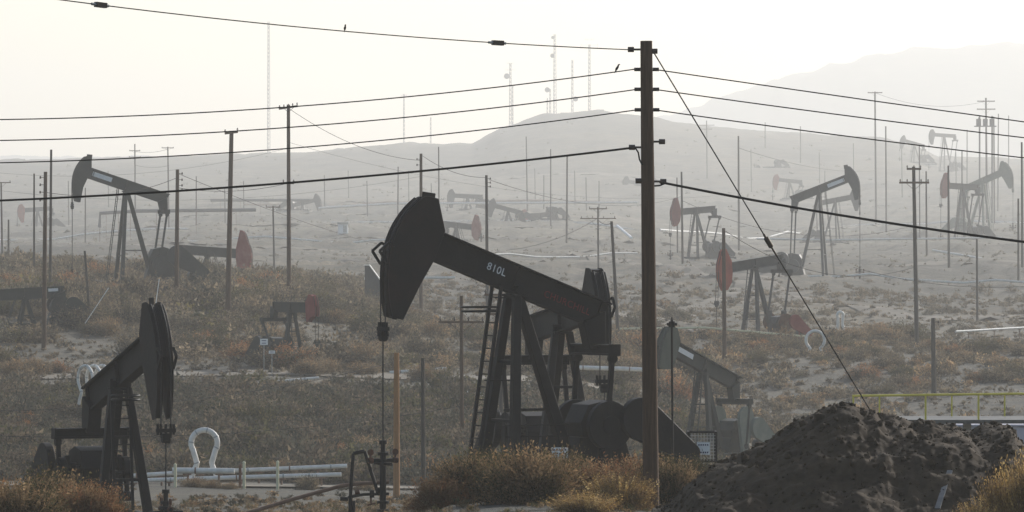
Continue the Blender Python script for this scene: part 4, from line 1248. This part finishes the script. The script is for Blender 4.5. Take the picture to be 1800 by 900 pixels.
fine = np.maximum(0, vnoise(X / 0.13, Y / 0.13, 51)) + np.maximum(0, vnoise(X / 0.3 + 9, Y / 0.3, 52))
Hm = Hm + edge * (0.07 * (rid - 0.7) + 0.16 * fbm(X / 0.45 + Y * 0.2, Y / 2.2, 3, 29) + 0.032 * clod * (0.6 + 1.6 * np.clip(fbm(X / 1.6 + 3, Y / 1.6, 2, 8) + 0.2, 0, 1)) + 0.03 * fine)
Hm = np.where(edge > 0.02, np.maximum(Hm, g0 - 0.1), g0 - 0.25)
Vh = np.stack([X, Y, Hm], -1).reshape(-1, 3)
idx = np.arange(nx_ * ny_).reshape(ny_, nx_)
Fh = np.stack([idx[:-1, :-1], idx[:-1, 1:], idx[1:, 1:], idx[1:, :-1]], -1).reshape(-1, 4)
heap = arrays_object('soil_heap', Vh, Fh, M['soil'], nper=4, smooth=True)
tag(heap, 'big dark heap of loose soil at the lower right', 'soil heap')
def heap_z(px, dy): 
    i = int(np.clip((px - 1150) / 810 * (nx_ - 1), 0, nx_ - 1)); j = int(np.clip((dy + 8.5) / 17 * (ny_ - 1), 0, ny_ - 1))
    return float(Hm[j, i])
rc_ = np.random.default_rng(8)
CV, CF = [], []
phi_ = (1 + 5 ** 0.5) / 2
ico = np.array([(-1, phi_, 0), (1, phi_, 0), (-1, -phi_, 0), (1, -phi_, 0), (0, -1, phi_), (0, 1, phi_), (0, -1, -phi_), (0, 1, -phi_), (phi_, 0, -1), (phi_, 0, 1), (-phi_, 0, -1), (-phi_, 0, 1)]) / 1.9
icf = np.array([(0, 11, 5), (0, 5, 1), (0, 1, 7), (0, 7, 10), (0, 10, 11), (1, 5, 9), (5, 11, 4), (11, 10, 2), (10, 7, 6), (7, 1, 8), (3, 9, 4), (3, 4, 2), (3, 2, 6), (3, 6, 8), (3, 8, 9), (4, 9, 5), (2, 4, 11), (6, 2, 10), (8, 6, 7), (9, 8, 1)])
for k in range(7000):
    i = int(rc_.integers(5, nx_ - 5)); j = int(rc_.integers(8, ny_ - 8))
    top_ = Hm[j, i] - g0[j, i]
    if top_ < 0.05: continue
    r_ = 0.010 + 0.05 * rc_.uniform() ** 5 + (0.09 * rc_.uniform() ** 6 if top_ > 1.3 and rc_.uniform() < 0.4 else 0)
    v = ico * r_ * rc_.uniform(0.65, 1.3, (12, 3)) + np.array([X[j, i] + rc_.uniform(-.03, .03), Y[j, i], Hm[j, i] + r_ * 0.25])
    CF.append(icf + 12 * len(CV)); CV.append(v)
tag(arrays_object('soil_clods', np.concatenate(CV), np.concatenate(CF), M['soil']), 'loose crumbs and clods of dark soil over the heap', 'clods', kind='stuff')
m = MB(); a = Vector(((1662 - 900) * 99 / F, DM - 5.6, heap_z(1662, -5.6) + .08)); b = Vector(((1690 - 900) * 99 / F, DM - 4.4, heap_z(1690, -4.4) + .14))
m.bar(a - (b - a) * 0.2, b, 0.11, 0.03); tag(m.build('wooden_board', M['board']), 'weathered grey board lying on the front of the soil heap', 'board')

# ------------------------------------------------------------------ brush
PAL = {
 'dry':   np.array([(0.30, 0.19, 0.10), (0.24, 0.155, 0.085), (0.19, 0.13, 0.075), (0.34, 0.235, 0.13)]),
 'olive': np.array([(0.070, 0.066, 0.034), (0.090, 0.082, 0.040), (0.055, 0.055, 0.032), (0.12, 0.10, 0.045)]),
 'straw': np.array([(0.16, 0.125, 0.08), (0.20, 0.155, 0.10), (0.13, 0.105, 0.07), (0.23, 0.18, 0.12)]),
 'ground': np.array([(0.13, 0.112, 0.080), (0.165, 0.14, 0.10), (0.11, 0.098, 0.07), (0.19, 0.155, 0.11)]),
 'pale': np.array([(0.17, 0.15, 0.11), (0.20, 0.175, 0.13), (0.15, 0.135, 0.10)]),
 'dusty': np.array([(0.085, 0.070, 0.052), (0.10, 0.080, 0.058), (0.070, 0.062, 0.048), (0.13, 0.10, 0.065)]),
 'sage':  np.array([(0.060, 0.058, 0.045), (0.075, 0.070, 0.052), (0.050, 0.050, 0.040), (0.090, 0.078, 0.055)]),
 'gold':  np.array([(0.50, 0.33, 0.12), (0.42, 0.26, 0.09), (0.30, 0.19, 0.07), (0.55, 0.40, 0.18)]),
 'rust':  np.array([(0.24, 0.11, 0.055), (0.19, 0.09, 0.05), (0.30, 0.15, 0.07), (0.15, 0.09, 0.05)]),
}
def bush_arrays(seed, nclump, nleaf, leaf, pals, flat=0.85, width=0.22, stalks=0):
    """a unit shrub: leaf sized triangles gathered in uneven clumps through its volume, on upright stems"""
    r = np.random.default_rng(seed)
    th = r.uniform(0, 2 * math.pi, nclump); rad = np.sqrt(r.uniform(0, 1, nclump)) * 0.72
    hc = r.uniform(0.18, 0.95, nclump) * np.sqrt(np.clip(1.05 - rad ** 2, 0.05, 1)) * flat * r.uniform(0.75, 1.15, nclump)
    cx = np.stack([rad * np.cos(th), rad * np.sin(th), hc], -1)
    cs = r.uniform(0.10, 0.24, nclump)
    which = r.integers(0, nclump, nleaf)
    off = r.normal(0, 1, (nleaf, 3)) * cs[which][:, None] * np.array([0.9, 0.9, 1.0])
    P = cx[which] + off
    P[:, 2] = np.abs(P[:, 2] - 0.02) + 0.0
    out = P * np.array([1, 1, 0.6]) + np.array([0, 0, 0.35]); out /= np.linalg.norm(out, axis=1)[:, None]
    dirv = out * 0.8 + r.normal(0, 0.55, (nleaf, 3)) + np.array([0, 0, 0.35]); dirv /= np.linalg.norm(dirv, axis=1)[:, None]
    sidev = np.cross(dirv, r.normal(0, 1, (nleaf, 3))); sidev /= np.linalg.norm(sidev, axis=1)[:, None]
    ln = leaf * r.uniform(0.6, 1.5, nleaf)[:, None]
    a = P - sidev * ln * width; b = P + sidev * ln * width; c = P + dirv * ln
    Vv = np.stack([a, b, c], 1).reshape(-1, 3)
    pal = np.concatenate([PAL[p] for p in pals])
    cc = pal[r.integers(0, len(pal), nclump)][which] * r.uniform(0.75, 1.3, (nleaf, 1))
    C = np.repeat(cc, 3, 0)
    # stems
    sv, sc = [], []
    for k in range(nclump):
        p0 = np.array([cx[k, 0] * 0.12, cx[k, 1] * 0.12, -0.05]); p1 = cx[k] + np.array([0, 0, cs[k] * 0.9])
        t = p1 - p0; sd = np.cross(t, [0.3, 0.9, 0.2]); sd = sd / (np.linalg.norm(sd) + 1e-6) * 0.010
        sv += [p0 - sd, p0 + sd, p1]; sc += [(0.12, 0.09, 0.06)] * 3
    for k in range(stalks):
        a_ = r.uniform(0, 2 * math.pi); q_ = r.uniform(0.1, 0.75); L_ = r.uniform(0.55, 1.25)
        p0 = np.array([math.cos(a_) * q_ * 0.5, math.sin(a_) * q_ * 0.5, 0.15])
        dr = np.array([math.cos(a_) * q_, math.sin(a_) * q_, 1.0]) + r.normal(0, 0.18, 3); dr /= np.linalg.norm(dr)
        p1 = p0 + dr * L_ * flat; sd = np.cross(dr, r.normal(0, 1, 3)); sd = sd / np.linalg.norm(sd) * 0.007
        sv += [p0 - sd, p0 + sd, p1]; col_ = pal[r.integers(0, len(pal))] * r.uniform(0.7, 1.4); sc += [tuple(col_)] * 3
        if k % 3 == 0:
            for h_ in np.linspace(0.6, 1.0, 6):
                b_ = p0 + (p1 - p0) * h_; o_ = r.normal(0, 0.018, 3)
                sv += [b_ - o_, b_ + o_, b_ + np.array([0, 0, 0.04]) + r.normal(0, 0.01, 3)]; sc += [tuple(col_ * 1.1)] * 3
    Vv = np.concatenate([Vv, np.array(sv)]); C = np.concatenate([C, np.array(sc)])
    return Vv, C

def bush_mesh(name, *a, tone=1.0, **k):
    Vv, C = bush_arrays(*a, **k)
    C = C * tone
    o = arrays_object(name, Vv, np.arange(len(Vv)).reshape(-1, 3), M['foliage'], C)
    me = o.data; bpy.data.objects.remove(o)
    return me
def place_bush(me, px, d, size, h, label, group=None, name='shrub', dz=-0.05, rz=None):
    x = (px - 900) * d / F
    o = bpy.data.objects.new(name, me); link(o)
    o.location = (x, d, float(gz(x, d)) + dz); o.scale = (size, size, h)
    o.rotation_euler = (0, 0, random.uniform(0, 6.28) if rz is None else rz)
    tag(o, label, 'shrub', group)
    return o

near_dry = [bush_mesh('shrub', 100 + i, 34 + 9 * i, 17000, 0.050, p, stalks=900, tone=0.68) for i, p in enumerate((('dry', 'olive'), ('olive', 'dry', 'dry'), ('rust', 'dry'), ('olive', 'sage')))]
near_gold = [bush_mesh('shrub', 140 + i, 60, 12000, 0.055, ('gold', 'dry'), flat=1.0, stalks=1200, tone=0.72) for i in range(2)]
fg = [  # column, distance, half width, height, mesh, label
 (930, 119, 1.55, 1.30, near_dry[1], 'round olive brown shrub left of the tall pole foot'),
 (830, 122, 1.20, 1.15, near_dry[0], 'tan shrub in front of the pumpjack ladder'),
 (775, 121, 0.95, 0.75, near_dry[2], 'low reddish shrub right of the orange pole stub'),
 (990, 126, 0.95, 1.05, near_dry[0], 'tan twiggy shrub under the warning sign'),
 (1050, 121, 1.20, 1.00, near_dry[2], 'rusty shrub between the warning sign and the tall pole'),
 (1090, 117, 0.95, 0.70, near_gold[0], 'low golden shrub at the foot of the tall pole'),
 (1120, 124, 1.15, 1.15, near_dry[2], 'reddish twiggy shrub touching the tall pole on its left'),
 (1175, 121, 0.95, 1.15, near_dry[0], 'pale tan shrub right of the tall pole foot'),
 (1215, 126, 0.85, 1.05, near_dry[3], 'olive shrub between the mesh cage and the soil heap'),
 (1030, 112, 0.9, 0.45, near_gold[1], 'low pale golden tuft below the warning sign'),
 (880, 131, 1.1, 1.0, near_dry[3], 'dark olive shrub behind the tan ladder shrub'),
 (30, 116, 1.35, 1.05, near_dry[1], 'olive brown shrub in the lower left corner'),
 (95, 121, 1.25, 1.30, near_dry[0], 'tan shrub second from the lower left corner'),
 (150, 118, 1.1, 1.05, near_dry[2], 'reddish shrub at the foot of the left pumpjack'),
 (-30, 124, 1.3, 1.2, near_dry[2], 'rusty shrub cut by the lower left frame edge'),
 (195, 125, 0.7, 0.7, near_dry[3], 'small olive shrub by the left pumpjack leg'),
 (1775, 93, 0.62, 1.05, near_gold[0], 'bright golden shrub at the lower right corner'),
 (1810, 92, 0.6, 1.3, near_gold[1], 'tall golden shrub cut by the right frame edge'),
 (1715, 91, 0.45, 0.60, near_gold[1], 'small golden tuft before the soil heap'),
]
for px, d, w, h, me, lb in fg: place_bush(me, px, d, w, h, lb)

# shrubs one can tell apart on the slopes
mid = [bush_mesh('shrub', 200 + i, 30, 3600, 0.085, p, flat=f, stalks=120) for i, (p, f) in enumerate(((('straw', 'sage'), .8), (('sage', 'olive'), .8), (('dry', 'straw'), .75), (('rust', 'sage', 'dry'), .85), (('olive', 'dusty'), .7), (('straw', 'dusty', 'sage'), .9)))]
slots = [(40, 455, 2.0, 1.5, 2), (555, 470, 2.3, 1.6, 4), (545, 350, 1.6, 1.3, 2), (575, 352, 1.5, 1.2, 2), (512, 465, 1.6, 1.2, 2), (125, 440, 2.2, 1.9, 3), (200, 432, 1.8, 1.0, 3), (250, 434, 1.8, 0.9, 2), (300, 436, 1.9, 0.9, 0), (225, 438, 1.6, 0.9, 2),
         (345, 436, 1.9, 1.0, 2), (20, 347, 1.9, 1.5, 2), (60, 350, 1.6, 1.4, 2), (100, 352, 1.2, 1.0, 3), (1560, 448, 2.4, 1.6, 2), (1600, 455, 2.6, 1.9, 4), (1500, 445, 2.0, 1.4, 2), (1730, 425, 2.2, 1.4, 4),
         (1460, 438, 1.6, 1.2, 2), (1640, 430, 1.6, 1.0, 2), (740, 345, 1.4, 1.3, 2), (765, 348, 1.3, 1.0, 0), (640, 352, 1.8, 1.0, 2), (1390, 420, 1.8, 1.3, 0), (1500, 405, 1.8, 1.2, 0), (450, 300, 2.0, 1.8, 1),
         (340, 238, 0.9, 0.55, 2), (372, 237, 0.7, 0.45, 2), (405, 236, 0.6, 0.4, 2), (540, 236, 0.7, 0.8, 0), (640, 236, 0.8, 0.5, 2), (1700, 405, 1.6, 1.0, 2), (1560, 395, 1.7, 1.1, 5)]
SG = 'scattered desert shrubs on the slopes'
for px, d, w, h, k in slots:
    place_bush(mid[k], px, d, w, h, 'rounded desert shrub growing on the hazy slope', SG)
rs = np.random.default_rng(5)
cnt = 0
while cnt < 215:
    d = rs.uniform(258, 540) if cnt % 3 else rs.uniform(352, 425); px = rs.uniform(-40, 1840)
    n_ = float(fbm((px - 900) * d / F / 14.0, d / 14.0, 3, 33))
    right = px > 1250 and d > 300
    if right and n_ < 0.10: continue
    if px > 700 and d > 430 and rs.uniform() < 0.75: continue
    if 150 < px < 400 and 415 < d < 475: continue
    if 236 < d < 254 or 342 < d < 356: continue
    if 1150 < px < 1340 and 270 < d < 300: continue
    s_ = (rs.uniform(0.9, 2.0) if d < 340 else rs.uniform(1.2, 2.9)) * (0.8 if right else 1.0)
    place_bush(mid[int(rs.integers(0, 6))], px, d, s_, s_ * rs.uniform(0.55, 0.85), 'rounded desert shrub growing on the hazy slope', SG)
    cnt += 1

# the brush nobody could count
def scatter(name, label, specs, seed, width=0.32):
    r = np.random.default_rng(seed)
    temps = {}
    Vs, Cs = [], []
    for (n, d0, d1, p0, p1, s0, s1, nl, leaf, pals, dens_t, keep) in specs:
        key = (nl, leaf, pals)
        temps[key] = [bush_arrays(seed * 31 + i, max(6, nl // 16), nl, leaf, pals[i % len(pals)], width=width) for i in range(8)]
        d = np.sqrt(r.uniform(d0 * d0, d1 * d1, n)); px = r.uniform(p0, p1, n); dn = d; d = np.interp(d, RMA, RMB)
        x = (px - 900) * d / F
        m = fbm(x / 13.0, d / 16.0, 3, 33)
        ok = m > dens_t
        if keep: ok &= ~np.array([any(a < q < b and u < w < v for a, b, u, v in keep) for q, w in zip(d, px)])
        d, px, x, dn = d[ok], px[ok], x[ok], dn[ok]
        z = gz(x, d)
        s = r.uniform(s0, s1, len(d)) * d / dn * (0.7 + 0.8 * r.uniform(0, 1, len(d)) ** 2)
        an = r.uniform(0, 2 * math.pi, len(d)); hs = r.uniform(0.6, 1.0, len(d))
        which = r.integers(0, 8, len(d))
        tint = r.uniform(0.75, 1.25, len(d))
        for i in range(len(d)):
            Vv, C = temps[key][which[i]]
            c, sn = math.cos(an[i]) * s[i], math.sin(an[i]) * s[i]
            W = np.empty_like(Vv, dtype=np.float32)
            W[:, 0] = Vv[:, 0] * c - Vv[:, 1] * sn + x[i]; W[:, 1] = Vv[:, 0] * sn + Vv[:, 1] * c + d[i]; W[:, 2] = Vv[:, 2] * s[i] * hs[i] + z[i]
            Vs.append(W); Cs.append((C * tint[i]).astype(np.float32))
    Vv = np.concatenate(Vs); C = np.concatenate(Cs)
    o = arrays_object(name, Vv, np.arange(len(Vv)).reshape(-1, 3), M['foliage'], C)
    tag(o, label, 'brush', kind='stuff')
PD = (('sage', 'olive'), ('dusty', 'sage'), ('dusty',), ('sage',))
PL = (('dusty', 'sage'), ('sage', 'dry'), ('dry', 'dusty'), ('sage',))
roads = [(238, 249, -500, 1300), (341, 357, -500, 1200), (140, 162, 600, 1250)]
PAL['dusty'] = PAL['dusty'] * 1.25
PL2 = (('dusty', 'straw'), ('straw', 'sage'), ('dusty', 'straw'), ('ground', 'olive'), ('straw', 'dusty'), ('dusty', 'ground'))
PG = (('straw', 'ground'), ('ground',), ('dusty', 'straw'))
PR = (('dusty', 'straw'), ('dusty', 'ground'), ('straw', 'dry'), ('sage', 'straw'))
scatter('undergrowth', 'dense dark brush covering the lower bank', [
    (2000, 254, 336, -80, 1250, 0.7, 1.5, 360, 0.14, PD, -0.6, roads),
    (1000, 357, 440, -80, 700, 0.6, 2.1, 460, 0.12, PL2, -0.04, roads + [(442, 475, 150, 400)]),
    (800, 352, 450, 680, 1200, 0.5, 1.1, 280, 0.16, PR, -0.2, roads),
    (500, 352, 560, 600, 1200, 0.25, 0.6, 120, 0.34, PR, -0.4, roads),
    (1000, 286, 450, 1150, 1900, 0.4, 1.1, 280, 0.16, PR, -0.25, roads),
    (5200, 286, 570, 560, 1900, 0.22, 0.5, 60, 0.40, PG, -0.9, None),
    (1600, 345, 480, -80, 560, 0.2, 0.45, 60, 0.40, PG, -0.9, None),
    (500, 168, 236, -60, 1250, 0.15, 0.35, 160, 0.26, PL, 0.0, roads),
], 3)
PV = (('pale',), ('pale', 'ground'))
PF = (('straw', 'ground'), ('ground',), ('straw', 'ground'), ('straw',))
pads = [(442, 475, 150, 400)]
scatter('undergrowth', 'scattered dry brush over the middle and far slopes', [
    (1100, 440, 580, -80, 1900, 0.3, 1.0, 260, 0.17, PF, -0.05, pads),
    (800, 440, 500, -80, 700, 0.8, 1.4, 300, 0.15, PL2, -0.2, pads),
    (700, 440, 560, -80, 700, 0.5, 1.2, 160, 0.26, PF, -0.2, pads),
    (3600, 570, 1000, -80, 1900, 0.2, 0.55, 60, 0.30, PV, -0.1, None),
    (1200, 1000, 1400, -80, 1900, 0.3, 0.8, 40, 0.36, PV, 0.05, None),
], 4)
scatter('dry_grass', 'short dry grass and weeds along the near ground', [
    (2600, 110, 200, -60, 1300, 0.08, 0.24, 130, 0.34, (('straw', 'dry'), ('dry', 'olive'), ('straw',)), -0.2, None),
], 6, 0.12)
print('heap ok, objects:', len(scene.objects))
